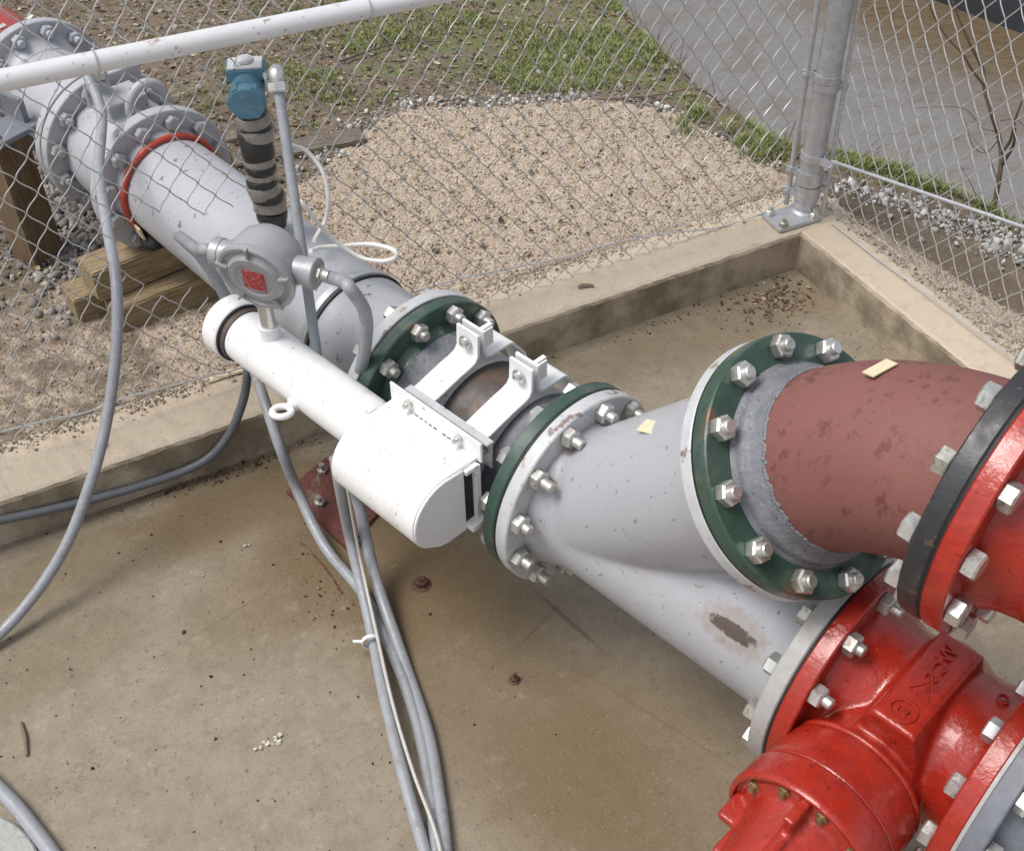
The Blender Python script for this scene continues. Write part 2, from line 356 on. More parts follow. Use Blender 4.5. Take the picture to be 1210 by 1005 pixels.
# ground: what grows or lies where comes from painted masks (R gravel, G grass, B damp soil strip)
n = N('ground_soil_and_gravel')
at = n.n('ShaderNodeVertexColor', layer_name='cover'); sp = n.n('ShaderNodeSeparateColor'); n.put(sp.inputs[0], at.outputs[0])
soil = n.mix(n.noise(6, 6, .65), (.10, .078, .056), (.21, .165, .12)); soil = n.mix(n.rng(n.noise(40, 5, .65), .52, .66, 0, .8), soil, (.30, .245, .185)); soil = n.mix(n.rng(n.noise(75, 4), .6, .68, 0, .8), soil, (.035, .028, .02))
vv = n.voro(190, out='Color'); vd = n.voro(190)
hsv = n.n('ShaderNodeSeparateColor'); n.put(hsv.inputs[0], vv)
grav = n.ramp(hsv.outputs[0], [(0, (.22, .17, .125)), (.2, (.36, .285, .215)), (.7, (.45, .365, .285)), (1, (.56, .49, .41))])
grav = n.mix(n.rng(n.noise(7, 5, .6), .4, .7, 0, .35), grav, (.34, .26, .19))
c = n.mix(n.rng(n.math('ADD', sp.outputs[0], n.math('MULTIPLY', n.math('SUBTRACT', n.noise(18, 5, .6), .5), .5)), .42, .58), soil, grav)
gr = n.mix(n.noise(50, 5, .6), (.09, .115, .035), (.17, .19, .07))
c = n.mix(n.rng(n.math('ADD', sp.outputs[1], n.math('MULTIPLY', n.math('SUBTRACT', n.noise(9, 6, .7), .5), 1.7)), .66, .86, 0, .75), c, gr)
c = n.mix(n.math('MULTIPLY', sp.outputs[2], n.rng(n.noise(16, 5), .3, .6, .5, .95)), c, (.14, .105, .078))
M['ground'] = n.out(c, .85, 0, n.bump(n.math('SUBTRACT', 1., vd), .6, .004, n.bump(n.noise(45, 5, .65), .5, .010)), spec=.25)
def island(name, stops, rough=.75, bs=90, bump=.4, muddy=False):
    n = N(name); g = n.n('ShaderNodeNewGeometry'); c = n.ramp(g.outputs['Random Per Island'], stops)
    c = n.mix(n.rng(n.noise(bs, 4), .4, .7, 0, .35), c, mul(stops[0][1], .8))
    if muddy:                                                   # soil mixed into the gravel towards the timbers
        sx = n.n('ShaderNodeSeparateXYZ'); n.put(sx.inputs[0], n.co()); c = n.mix(n.math('MULTIPLY', n.rng(sx.outputs[0], -1.75, -1.25, 1, 0), n.rng(n.noise(7, 5, .65), .3, .55, .25, .75)), c, (.20, .15, .105))
    return n.out(c, rough, 0, n.bump(n.noise(bs*1.5, 3), bump, .002), spec=.3)
M['pebble'] = island('pale_gravel', [(0, (.07, .055, .042)), (.07, (.25, .195, .14)), (.3, (.39, .31, .235)), (.85, (.49, .40, .315)), (1, (.66, .60, .52))], muddy=True)
M['greystone'] = island('grey_stones', [(0, (.10, .09, .085)), (.5, (.23, .21, .195)), (1, (.42, .39, .36))])
M['whitestone'] = island('white_rubble', [(0, (.17, .155, .14)), (.35, (.36, .345, .32)), (.75, (.52, .51, .48)), (1, (.70, .69, .67))])
M['leaf'] = island('dead_leaves', [(0, (.035, .025, .018)), (.3, (.12, .075, .045)), (.65, (.24, .165, .10)), (.9, (.38, .29, .20)), (1, (.52, .45, .36))], .8)
M['grass'] = island('grass_blades', [(0, (.115, .145, .04)), (.4, (.205, .25, .08)), (.75, (.28, .31, .12)), (1, (.42, .39, .22))], .6)
M['grit'] = island('dirt_crumbs', [(0, (.02, .015, .011)), (.5, (.07, .045, .032)), (.9, (.17, .12, .085)), (1, (.42, .37, .31))], .9)
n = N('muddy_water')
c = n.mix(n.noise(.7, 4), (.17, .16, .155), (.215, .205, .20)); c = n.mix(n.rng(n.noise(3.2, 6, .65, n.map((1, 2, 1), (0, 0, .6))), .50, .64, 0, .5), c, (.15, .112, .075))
c = n.mix(n.math('MULTIPLY', stain(n, 2.15, 1.15, .35, 1.4, .3, sc=2), .85), c, (.125, .082, .034)); c = n.mix(n.math('MULTIPLY', stain(n, 1.75, .95, .22, .5, .3, sc=6, amp=.9), .5), c, (.14, .10, .065))  # brown reflection near the far wall, painted into the water colour
wv = n.map((1, 2.2, 1), (0, 0, .6))
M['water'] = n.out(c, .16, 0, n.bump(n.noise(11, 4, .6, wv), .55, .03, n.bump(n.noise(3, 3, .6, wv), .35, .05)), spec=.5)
n = N('dark_wet_wall'); c = n.mix(n.noise(3, 5), (.018, .022, .028), (.05, .06, .068)); M['darkwall'] = n.out(c, .5, 0, n.bump(n.noise(10, 5), .4, .02))

# ------------------------------------------------------------------ setting: floor, kerbs, ground, river
KH = .1272
b = MB(); b.box((-2.6, -2.4, -.06), (5.2, 0, 0), (0, 4.8, 0), (0, 0, .12)); struct('floor', b.mesh('floor', smooth=False), M['floor'])
def kerb_mesh():
    "L-shaped raised edge, subdivided and roughened so that its arrises are chipped"
    bm = bmesh.new()
    def run(p0, d, nrm, L, W):
        n_ = int(L/.02); prof = [(0, -.02), (0, .03), (0, .07), (0, KH-.012), (.004, KH-.004), (.012, KH), (.06, KH), (.11, KH), (.16, KH), (W, KH), (W+.01, KH-.02), (W+.012, -.1)]
        rows = []
        for i in range(n_+1):
            q = p0+d*(L*i/n_); row = []
            for (o_, z) in prof:
                from_n = noise.noise(Vector((i*.05, p0[0]*3, d[0]))); fine_n = noise.noise(Vector((i*.35, 3.3, d[0]*5))); 
                j = .0022*from_n+random.gauss(0, .0005)
                e = random.gauss(0, .0007)+(.0012*fine_n if .1 < z < KH+.001 and o_ < .02 else 0)
                chip = .010*max(0, fine_n*.6+noise.noise(Vector((i*.12, 9.1, d[0]*3)))*.6-.28) if o_ < .015 and z > .1 else 0
                row.append(bm.verts.new(tuple(q+nrm*(o_+j+chip*1.3+e*.5)+V(0, 0, z+e-chip))))
            rows.append(row)
        for a, c_ in zip(rows[:-1], rows[1:]):
            for k in range(len(prof)-1): bm.faces.new((a[k], a[k+1], c_[k+1], c_[k]))
    run(V(.20, .0, 0), V(-1, 0, 0), V(0, 1, 0), 3.6, .19)
    run(V(.0, .006, -.0012), V(0, -1, 0), V(1, 0, 0), 3.2, .17)
    bmesh.ops.recalc_face_normals(bm, faces=bm.faces)
    me = bpy.data.meshes.new('kerb'); bm.to_mesh(me); bm.free(); return me
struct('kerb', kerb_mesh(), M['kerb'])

BK = [(-40, 6.), (-6, 3.0), (-2, 1.7), (-1, 1.1), (-.5, .80), (-.2, .63), (0, .56), (.2, .48), (.30, .40), (.42, .27), (.8, .235), (1.04, .27), (1.6, .40), (2.2, .55), (4, 1.2), (40, 18.)]
def bankx(y): return np.interp(y, [a for a, _ in BK], [c_ for _, c_ in BK])
def gheight(x, y):
    x = np.asarray(x, float); y = np.asarray(y, float)
    z = .112+.018*np.sin(x*2.3+1)*np.sin(y*2.9)+.012*np.sin(x*6.1)*np.cos(y*5.3+x)
    mound = np.exp(-((x+.45)/.85)**2-((y-.62)/.42)**2)*.035; z = z+mound
    z = np.where(y > 1.1, z-.03*np.clip((y-1.1)/.8, 0, 1), z)
    d = x-bankx(y); z = z-np.clip(d+.04, 0, .05)*.8-np.clip(d-.01, 0, None)*1.9; z = np.maximum(z, -1.1)
    z = np.where(x > 9, np.minimum(-1.1+(x-9)*.3, .8), z)
    near = np.clip((y-.16)/.06, 0, 1); nearx = np.clip((x-.15)/.05, 0, 1); k = np.maximum(near, nearx)
    inside = (y < .19) & (x < .165)
    z = np.where(inside, -.3, np.where(k > 0, z, z))
    return z
def axis_lines(lo, hi, step, far):
    a = list(np.arange(lo, hi+1e-6, step)); g = [step*1.5]; 
    while sum(g) < far: g.append(g[-1]*1.28)
    c = np.cumsum(g); return np.array([lo-v for v in c[::-1]]+a+[hi+v for v in c])
xs = axis_lines(-2.8, 1.0, .02, 70); ys = axis_lines(-1.5, 2.6, .02, 70)
X, Y = np.meshgrid(xs, ys, indexing='ij'); Z = gheight(X, Y)
fine = ((X > -3) & (X < 1.4) & (Y > -1.7) & (Y < 3)); Z = Z+np.where(fine & (Z > -.25), rng.normal(0, .0028, X.shape), 0)
nx, ny = X.shape; idx = np.arange(nx*ny).reshape(nx, ny)
fc = np.stack([idx[:-1, :-1], idx[1:, :-1], idx[1:, 1:], idx[:-1, 1:]], -1).reshape(-1, 4)
me = bpy.data.meshes.new('ground'); me.from_pydata(np.stack([X, Y, Z], -1).reshape(-1, 3).tolist(), [], fc.tolist())
def gravel_edge(x): return np.interp(x, [-3, -1.5, -1.1, -.92, -.68, -.39, -.13, .04, .09, .13, .2], [.75, .85, .95, 1.12, 1.2, 1.06, .94, .70, .42, .26, .2])
gv = np.clip((gravel_edge(X)-Y)/.12+.5, 0, 1)*np.interp(X, [-1.8, -1.3], [.48, 1.])*np.clip((.27-X)/.1+.3, 0, 1)
gv = np.where((Y < .2) & (X > .1), np.clip(((.19-.22*Y)-X)/.06+.5, 0, 1), gv)
gs = np.clip((Y-gravel_edge(X)-.12)/.15, 0, 1)*np.clip((2.4-Y)/.3, 0, 1)*np.clip((X+.95)/.3, 0, 1)*np.clip((bankx(Y)+.02-X)/.1, 0, 1)
gs = np.where((Y < .55) & (X > .18), np.exp(-((X-(.49-.60*Y))/.075)**2), gs)
gs = gs*.80
strip = np.where((Y < .15) & (X > .1), np.exp(-((X-(.205-.35*Y))/.06)**2), 0)
la = me.color_attributes.new('cover', 'FLOAT_COLOR', 'POINT')
la.data.foreach_set('color', np.stack([gv, gs, strip, np.ones_like(gv)], -1).reshape(-1).astype(np.float32))
me.polygons.foreach_set('use_smooth', [True]*len(me.polygons)); struct('ground', me, M['ground'])
RL = -.35
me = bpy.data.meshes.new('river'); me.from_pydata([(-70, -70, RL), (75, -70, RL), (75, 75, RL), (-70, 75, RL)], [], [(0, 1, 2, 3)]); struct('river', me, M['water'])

# ------------------------------------------------------------------ scattered small stuff (each kind one object)
def ico(sub=1):
    bm = bmesh.new(); bmesh.ops.create_icosphere(bm, subdivisions=sub, radius=1)
    v = np.array([q.co[:] for q in bm.verts]); f = np.array([[q.index for q in fa.verts] for fa in bm.faces]); bm.free(); return v, f
def scatter(name, mat, pos, scl, bv=None, bf=None, squash=(.55, .95), kind='stuff', flat=False, jit=.22, smooth=False):
    if bv is None: bv, bf = ico(1)
    n_ = len(pos); q = rng.normal(size=(n_, 4)); q /= np.linalg.norm(q, axis=1)[:, None]
    if flat:
        a = rng.uniform(0, 2*math.pi, n_); t = rng.normal(0, .25, n_); q = np.stack([np.cos(a/2), t*np.cos(a/2)*.5, t*np.sin(a/2)*.5, np.sin(a/2)], 1); q /= np.linalg.norm(q, axis=1)[:, None]
    w_, x, y, z = q.T
    Rm = np.stack([1-2*(y*y+z*z), 2*(x*y-z*w_), 2*(x*z+y*w_), 2*(x*y+z*w_), 1-2*(x*x+z*z), 2*(y*z-x*w_), 2*(x*z-y*w_), 2*(y*z+x*w_), 1-2*(x*x+y*y)], 1).reshape(n_, 3, 3)
    s3 = np.stack([np.ones(n_), rng.uniform(*squash, n_), rng.uniform(*squash, n_)], 1)*np.asarray(scl)[:, None]
    vv = bv[None]*(1+rng.normal(0, jit, (n_, len(bv), 1)))*s3[:, None, :] if not flat else bv[None]*(np.asarray(scl)[:, None, None])*(1+rng.normal(0, jit, (n_, len(bv), 3)))
    vv = np.einsum('nij,nkj->nki', Rm, vv)+np.asarray(pos)[:, None, :]
    ff = bf[None]+(np.arange(n_)*len(bv))[:, None, None]
    me = bpy.data.meshes.new(name); nv = n_*len(bv); nf = n_*len(bf); k = bf.shape[1]
    me.vertices.add(nv); me.vertices.foreach_set('co', vv.reshape(-1).astype(np.float32))
    me.loops.add(nf*k); me.loops.foreach_set('vertex_index', ff.reshape(-1).astype(np.int32))
    me.polygons.add(nf); me.polygons.foreach_set('loop_start', np.arange(0, nf*k, k, dtype=np.int32))
    if smooth: me.polygons.foreach_set('use_smooth', [True]*nf)
    me.update(calc_edges=True); me.validate()
    o = link(name, me, mat); o['kind'] = kind; return o
def region(n_, x0, x1, y0, y1, keep, lift=0.):
    x = rng.uniform(x0, x1, n_); y = rng.uniform(y0, y1, n_); k = rng.uniform(0, 1, n_) < keep(x, y); x, y = x[k], y[k]
    return np.stack([x, y, gheight(x, y)+lift], 1)
def gprob(x, y):
    p = np.clip((gravel_edge(x)-y)/.14+.5, 0, 1)*(y > .17)*(x < .22)*np.interp(x, [-1.75, -1.35], [.45, 1.])
    q = (y < .2)*(x > .155)*np.clip(((.20-.24*y)-x)/.08+.5, 0, 1)
    return np.maximum(p, q*.9)
pp = region(95000, -2.75, .5, -1.3, 1.35, gprob, .001)
scatter('gravel', M['pebble'], pp, rng.lognormal(math.log(.0024), .42, len(pp)).clip(.0012, .010))
# spill of pebbles on the outer part of the kerb tops
x = rng.uniform(-2.75, .1, 2600); y = .19-np.abs(rng.normal(0, .022, 2600)); xr = .165-np.abs(rng.normal(0, .02, 900)); yr = rng.uniform(-1.2, .15, 900)
ps = np.stack([np.r_[x, xr], np.r_[y, yr], np.full(3500, KH+.001)], 1); ps = ps[(ps[:, 1] > .09) | (ps[:, 0] > .09)]
scatter('kerb_grit', M['pebble'], ps, rng.lognormal(math.log(.0028), .4, len(ps)).clip(.0015, .008))
def wprob(x, y):
    e = gravel_edge(x); a = np.exp(-((y-e-.03)/.05)**2)*(x > -1.15)*(x < .16)*(y > .3)*.55
    c_ = (y < .16)*(x > .2)*np.exp(-((x-(.33-.60*y))/(.035+.10*np.clip(.1-y, 0, .6)))**2)*1.4*np.clip((bankx(y)-.02-x)/.05, 0, 1)
    return np.maximum(a*(.75+.25*np.sin(x*17)), c_)
pw = region(60000, -1.2, .95, -1.3, 1.4, wprob, .004)
scatter('white_rubble', M['whitestone'], pw, rng.lognormal(math.log(.0052), .5, len(pw)).clip(.002, .018), squash=(.5, 1))
pg = region(8200, -2.5, -1.45, .5, 1.5, lambda x, y: np.clip(np.exp(-((x+1.80)/.16)**2-((y-1.10)/.32)**2)*1.2+np.exp(-((x+1.3)/.25)**2-((y-1.15)/.2)**2)*.4, 0, 1), .004)
scatter('grey_stones', M['greystone'], pg, rng.lognormal(math.log(.0095), .38, len(pg)).clip(.004, .02), bv=ico(2)[0], bf=ico(2)[1], jit=.09, squash=(.55, .95), smooth=True)
def soilprob(x, y): return np.clip((y-gravel_edge(x)+.02)/.1, 0, 1)*np.clip((bankx(y)+.15-x)/.1, 0, 1)
pst = region(4200, -2.4, .7, .9, 3.2, soilprob, .002)
scatter('loose_stones', M['greystone'], pst, rng.lognormal(math.log(.0048), .5, len(pst)).clip(.002, .018))
LB = np.array([(-1, -.45, 0), (.1, -.6, .12), (1.1, 0, .25), (.1, .6, .12), (-1, .45, 0), (0, 0, -.1)]); LF = np.array([(0, 1, 5), (1, 2, 5), (2, 3, 5), (3, 4, 5), (4, 0, 5)])
def leafprob(x, y):
    a = soilprob(x, y); c_ = (y < .6)*(x > .22)*np.clip((x-(.42-.6*y))/.06, 0, 1)*np.clip((bankx(y)+.12-x)/.1, 0, 1)
    return np.clip(np.maximum(a, c_), 0, 1)
pl2 = region(260, -1.4, .1, .22, 1.0, lambda x, y: (gravel_edge(x) > y)*1., .008)
pl = region(24000, -2.4, 1.1, -1.2, 3.2, leafprob, .006)
pl = np.concatenate([pl, pl2])
scatter('leaf_litter', M['leaf'], pl, rng.lognormal(math.log(.0058), .4, len(pl)).clip(.002, .013), LB, LF, flat=True, jit=.15)
# grass: clumps of thin bent blades
def grass(centres, per, name):
    vs = []; fs = []
    for (cx, cy, sp, h0) in centres:
        for _ in range(per):
            x = cx+random.gauss(0, sp); y = cy+random.gauss(0, sp); z = float(gheight(x, y))-.004
            a = random.uniform(0, 2*math.pi); h = h0*random.uniform(.5, 1.2); wd = random.uniform(.0009, .0017); le = random.uniform(.2, 1.0)*h
            d = V(math.cos(a), math.sin(a), 0); s_ = V(-d[1], d[0], 0)*wd; p0 = V(x, y, z); p1 = p0+d*le*.35+V(0, 0, h*.6); p2 = p0+d*le+V(0, 0, h*.9)
            k = len(vs); vs += [p0-s_, p0+s_, p1+s_*.8, p1-s_*.8, p2]; fs += [(k, k+1, k+2, k+3), (k+3, k+2, k+4)]
    me = bpy.data.meshes.new(name); me.from_pydata([tuple(v) for v in vs], [], fs); o = link(name, me, M['grass']); o['kind'] = 'stuff'
cl = []
for _ in range(12000):
    x, y = random.uniform(-1.5, .6), random.uniform(-.5, 2.3)
    e = float(gravel_edge(x)); bk = float(bankx(y))
    if y > .6 or x < .2:
        ok = y > e+.09 and x < bk+.02 and x > -.95-.2*random.random() and math.sin(x*5.3+1.2)*math.sin(y*6.1+x*2)+.35*math.sin(x*13+y*9) > -.25+.5*random.random()
        if y > 1.8 or x < -.75: ok = ok and random.random() < .25
    else:
        ok = abs(x-(.50-.60*y)) < .07 and x < bk+.03 and math.sin(x*9)*math.sin(y*11+2) > -.5+.6*random.random()
    if ok: cl.append((x, y, random.uniform(.010, .026), random.uniform(.014, .030)))
    if len(cl) > 1300: break
for (x, y) in ((-1.22, 1.6), (-1.1, 1.75), (-1.35, 1.5), (-1.0, 1.32), (-.85, 1.5)): cl += [(x+random.gauss(0, .04), y+random.gauss(0, .04), .015, .03) for _ in range(5)]
cl += [(.14+random.gauss(0, .03), .42+random.gauss(0, .05), .014, .05) for _ in range(14)]+[(.08+random.gauss(0, .04), .62+random.gauss(0, .05), .014, .045) for _ in range(10)]
for _ in range(34):
    y_ = random.gauss(.03, .10); cl.append((.50-.60*y_+random.gauss(0, .03), y_, .014, .04))
grass(cl, 34, 'grass')
# dead stalks on the bank
b = MB()
for _ in range(260):
    y = random.choice([random.uniform(-.5, .4), random.uniform(.4, 2.0)]); x = float(bankx(y))+random.gauss(.0, .06); z = float(gheight(x, y)); a = random.uniform(0, 6.3); L = random.uniform(.04, .16)
    p = V(x, y, z); d = V(math.cos(a)*.6, math.sin(a)*.6, random.uniform(.1, .9)); b.tube([p, p+d*L*.5+V(0, 0, .01), p+d*L], [.0014, .0011, .0006], 4)
struct('dead_stalks', b.mesh('dead_stalks'), M['leaf'], 'stuff')
# crumbs on the floor, thickest along the foot of the kerb, at the inner corner and round the base plate
pc = []
def crumbs(k, cx, cy, sx_, sy_):
    for _ in range(k):
        x = random.gauss(cx, sx_); y = random.gauss(cy, sy_)
        if x < -.006 and y < -.006: pc.append((x, y, .0015))
crumbs(160, -.16, -.10, .10, .05); crumbs(120, -.45, -.03, .28, .018); crumbs(260, -1.72, -.02, .14, .014); crumbs(60, -1.5, -.25, .08, .08)
crumbs(46, -1.62, -.5, .05, .06); crumbs(60, -2.1, -.3, .35, .12); crumbs(80, -1.9, -.7, .3, .3); crumbs(80, -1.3, -.6, .6, .5); crumbs(50, -.1, -.4, .06, .3)
scatter('dirt_crumbs', M['grit'], np.array(pc), rng.lognormal(math.log(.0019), .5, len(pc)).clip(.0008, .0065))
pc2 = np.array([(random.gauss(-.14, .07), random.gauss(-.09, .04), .003) for _ in range(150)]); pc2 = pc2[(pc2[:, 0] < -.01) & (pc2[:, 1] < -.01)]
scatter('corner_leaves', M['leaf'], pc2, rng.uniform(.003, .0085, len(pc2)), LB, LF, flat=True)

# ------------------------------------------------------------------ bolts
NUT_R, NUT_H, STUD = .0196, .0195, .0102
_bm = {}
def bolt_mesh(T, ext=.017, style='nut'):
    k = (round(T, 4), ext, style)
    if k in _bm: return _bm[k]
    out = []
    for v in range(3):
        b = MB(); e = ext*(1+.25*(v-1))
        b.hexnut((0, 0, .0005), (0, 0, 1), NUT_R, NUT_H, v*.35)
        if style == 'nut': b.lathe((0, 0, .003+NUT_H-.004), (0, 0, 1), [(0, STUD), (e+.002, STUD), (e+.004, STUD*.82)], 16)
        if T: b.hexnut((0, 0, -T-.0005), (0, 0, -1), NUT_R, NUT_H, v*.5)
        b.lathe((0, 0, -T-NUT_H*.6), (0, 0, 1), [(0, STUD*.9), (T+NUT_H*1.2, STUD*.9)], 12)
        me = b.mesh('bolt'); me.materials.append(M['zinc']); out.append(me)
    _bm[k] = out; return out
def bolts(parent, c, ax, R, T, phase, ext=.017, style='nut', mat=None, skip=(), name='bolt', rs=1.):
    s, t = frame(ax); ax = unit(ax)
    for k in range(12):
        if k in skip: continue
        a = phase+k*math.pi/6; p = np.asarray(c)+R*(s*math.cos(a)+t*math.sin(a))
        src = random.choice(bolt_mesh(T, ext, style)); g = random.uniform(0, 6.28); x = s*math.cos(g)+t*math.sin(g); y = np.cross(ax, x)
        me = src
        if mat is not None:
            key = (src.name, mat.name)
            if key not in _bm: me2 = src.copy(); me2.materials.clear(); me2.materials.append(mat); _bm[key] = me2
            me = _bm[key]
        o = link(name, me, None, parent); q = p-org_of(parent)
        o.matrix_local = Matrix([[x[i]*rs, y[i]*rs, ax[i]*rs, q[i]] for i in range(3)]+[[0, 0, 0, 1]])
FR, BR, FT, PR = .2032, .181, .030, .1365
PH = math.pi/12
def flange(parent, c, ax, mat, t0, t1, R=FR, r=.13, name='flange', label=None, face=True):
    "disc between t0 and t1 along ax (t = 0 is the joint), with a small chamfer"
    b = MB(); e = .0025
    b.ring(c, ax, [(t0, r), (t0, R-e), (t0+e, R), (t1-e, R), (t1, R-e), (t1, r)], 96)
    return part(name, b, mat, parent, label)
def hub(parent, c, ax, mat, t0, t1, r0, r1, name='hub', label=None):
    b = MB(); n_ = 8; pr = []
    for i in range(n_+1):
        u = i/n_; pr.append((t0+(t1-t0)*u, r1+(r0-r1)*(1-u)**1.8))
    b.lathe(c, ax, pr, 72, cap=False); return part(name, b, mat, parent, label)
def gasket(parent, c, ax, R=FR-.002, w_=.0035, mat=None):
    b = MB(); b.ring(c, ax, [(-w_/2, .12), (-w_/2, R), (w_/2, R), (w_/2, .12)], 96); return part('gasket', b, mat or M['rubber'], parent)

# ------------------------------------------------------------------ pipeline, from the far end to the near end
# 1 far valve at the very edge of the picture
t = thing('gate_valve', 'far red valve at the top left corner, mostly out of view', 'valve', Q(1.74, 0, -.43))
flange(t, Q(1.683), -AX2, M['red'], .002, .032, R=.176, r=.10)
b = MB(); b.lathe(Q(1.715), -AX2, [(0, .14), (.03, .12), (.12, .115), (.20, .12), (.26, .12), (.30, .12)], 40); cast('body', b, M['red'], t, .008, 6)
bolts(t, Q(1.716), -AX2, .162, 0, PH, .01)
# 2 far pipe
t = thing('pipe_section', 'grey pipe section at the far end between the red valve and the grey check valve', 'pipe', Q(1.5, 0, -.43))
b = MB(); b.lathe(Q(1.66), AX2, [(0, .13), (.34, .13)], 72, cap=False); part('pipe', b, M['grey'], t)
flange(t, Q(1.683), AX2, M['grey'], .002, .032, R=.19, r=.12); gasket(t, Q(1.683), AX2, .188, .004)
hub(t, Q(1.651), AX2, M['grey'], 0, .05, .152, .131)
flange(t, Q(1.305), AX2, M['grey'], -.028, -.001, R=.192, r=.12); hub(t, Q(1.333), -AX2, M['grey'], 0, .05, .152, .131)
bolts(t, Q(1.651), AX2, .162, 0, PH, .012, mat=M['grey'])
# 3 grey check valve between its two flanges
t = thing('check_valve', 'short grey check valve with bolted flanges behind the chain link mesh', 'valve', Q(1.15, 0, -.43))
flange(t, Q(1.30), AX2, M['grey'], 0, .030, R=.192, r=.12); gasket(t, Q(1.303), AX2, .19, .005)
b = MB(); b.lathe(Q(1.272), AX2, [(-.005, .10), (0, .138), (.012, .143), (.05, .147), (.16, .147), (.20, .145), (.215, .15), (.22, .10)], 72)
b.box(Q(1.175, .0, .155), AX2*.09, LAT2*.11, UP2*.06); b.cyl(Q(1.20, -.03, .15), Q(1.20, -.03, .222), .022, 20)
b.box(Q(1.24, .02, .165), AX2*.012, LAT2*.16, UP2*.09)
cast('body', b, M['grey'], t, .005, 5)
b = MB(); arch = [Q(1.085, .05, .165)+0*V(0, 0, 0)]
ar = [Q(1.10+.0*math.cos(a), .035+.05*math.cos(a), .165+.062*math.sin(a)) for a in np.linspace(0, math.pi, 14)]
b.tube(ar, .013, 10); part('lifting_eye', b, M['grey'], t)
b = MB(); b.hexnut(Q(1.20, -.03, .228), UP2, .022, .02); b.cyl(Q(1.20, -.03, .245), Q(1.20, -.03, .262), .014); part('hose_fitting', b, M['zinc'], t)
flange(t, Q(1.05), AX2, M['grey'], 0, .034, R=.192, r=.12)
bolts(t, Q(1.27), AX2, .164, .06, 1.308+PH*0, .010, mat=M['jbox'])
bolts(t, Q(1.016), AX2, .162, .034, .27, 0, style='head', mat=M['jbox'])
b = MB(); b.torus(Q(.987), AX2, .136, .0085, 80, 12); part('sealing_ring', b, M['orange'], t, 'red sealing ring')
b = MB(); b.lathe(Q(1.02), AX2, [(0, .145), (.02, .141), (.034, .136), (.04, .131)], 72, cap=False); part('hub', b, M['grey'], t)
# 4 main grey spool that passes through the fence
t = thing('pipe_section', 'long grey pipe section running through the opening in the chain link mesh', 'pipe', Q(.5, 0, -.4))
b = MB(); b.lathe(Q(.99), AX2, [(0, .129), (.3, .131), (.6, .1345), (.93, PR)], 80, cap=False); part('pipe', b, M['grey'], t)
flange(t, P(.3914), AX, M['flange_white'], -.031, -.002); hub(t, P(.3604), -AX, M['grey'], 0, .06, .163, PR)
b = MB(); b.lathe(Q(.25), AX2, [(0, .134), (.002, .1425), (.018, .1425), (.020, .134)], 80, cap=False); part('band', b, M['galv'], t, 'metal band clamped round the pipe')
b = MB(); b.lathe(Q(.226), AX2, [(0, .1345), (0, .1405), (.0025, .1405), (.0025, .1345)], 80, cap=False); part('band_liner', b, M['rubber'], t)
b = MB(); b.prism([Q(1.0, -.128, -.05), Q(1.0, -.118, -.09), Q(.95, -.124, -.085), Q(.95, -.132, -.05)], LAT2*.006); part('foam_patch', b, M['sticker'], t)
b = MB(); b.blob(Q(.962, -.098, -.105), AX2*.035, LAT2*.028, UP2*.022, 14, 8); b.blob(Q(.985, -.085, -.125), AX2*.03, LAT2*.03, UP2*.02, 14, 8); part('rubber_wedge', b, M['rubber'], t)
# 5 meter tube with the two green flanges
t = thing('meter_tube', 'short pipe with dark green flanges and a bare steel middle gripped by the white clamps', 'pipe', P(.6, 0, 0))
flange(t, P(.3914), AX, M['green'], .002, .031); gasket(t, P(.3914), AX, FR-.0015, .004)
hub(t, P(.4224), AX, M['green'], 0, .022, .158, .149, label='green taper behind the flange'); hub(t, P(.4444), AX, M['zincgrey'], 0, .05, .149, PR+.0008)
b = MB(); b.lathe(P(.49), AX, [(0, PR), (.21, PR)], 80, cap=False); part('bare_pipe', b, M['darksteel'], t, 'bare brown steel pipe')
hub(t, P(.777), -AX, M['zincgrey'], 0, .07, .157, PR+.0008)
flange(t, P(.8078), AX, M['green'], -.031, -.002); gasket(t, P(.8078), AX, FR-.0015, .004)
bolts(t, P(.3914+.031), AX, BR, .062, PH+.078, .012)
b = MB(); b.lathe(P(.697), AX, [(0, PR+.0002), (.004, PR+.004), (.008, PR+.0002)], 80, cap=False); b.lathe(P(.492), AX, [(0, PR+.0002), (.004, PR+.004), (.008, PR+.0002)], 80, cap=False); part('weld_bead', b, M['zincgrey'], t)
# 6 wye
ph_ = .765; BX = AX*math.cos(ph_)+UZ*math.sin(ph_); BI = P(.8897); CD = BI+BX*.5288
t = thing('wye_fitting', 'grey pipe wye joining the red-brown elbow and the lower red valve', 'pipe fitting', P(1.15, 0, 0))
b = MB(); b.lathe(P(.832), AX, [(0, .160), (.02, .155), (.05, .143), (.085, PR), (.50, PR), (.53, .143), (.557, .158)], 72)
b.lathe(BI, BX, [(-.06, .09), (.0, PR-.002), (.20, .142), (.40, .149), (.455, .155), (.497, .168)], 72); wye_body = cast('body', b, M['wye'], t, .0055, 12)
flange(t, P(.8078), AX, M['flange_white'], .002, .031); flange(t, P(1.4188), AX, M['greyraw'], -.032, -.002, label='bare grey flange against the red valve'); flange(t, CD, BX, M['flange_white'], -.027, -.002)
bolts(t, P(.8388), AX, BR, .062, PH+.014, .018)
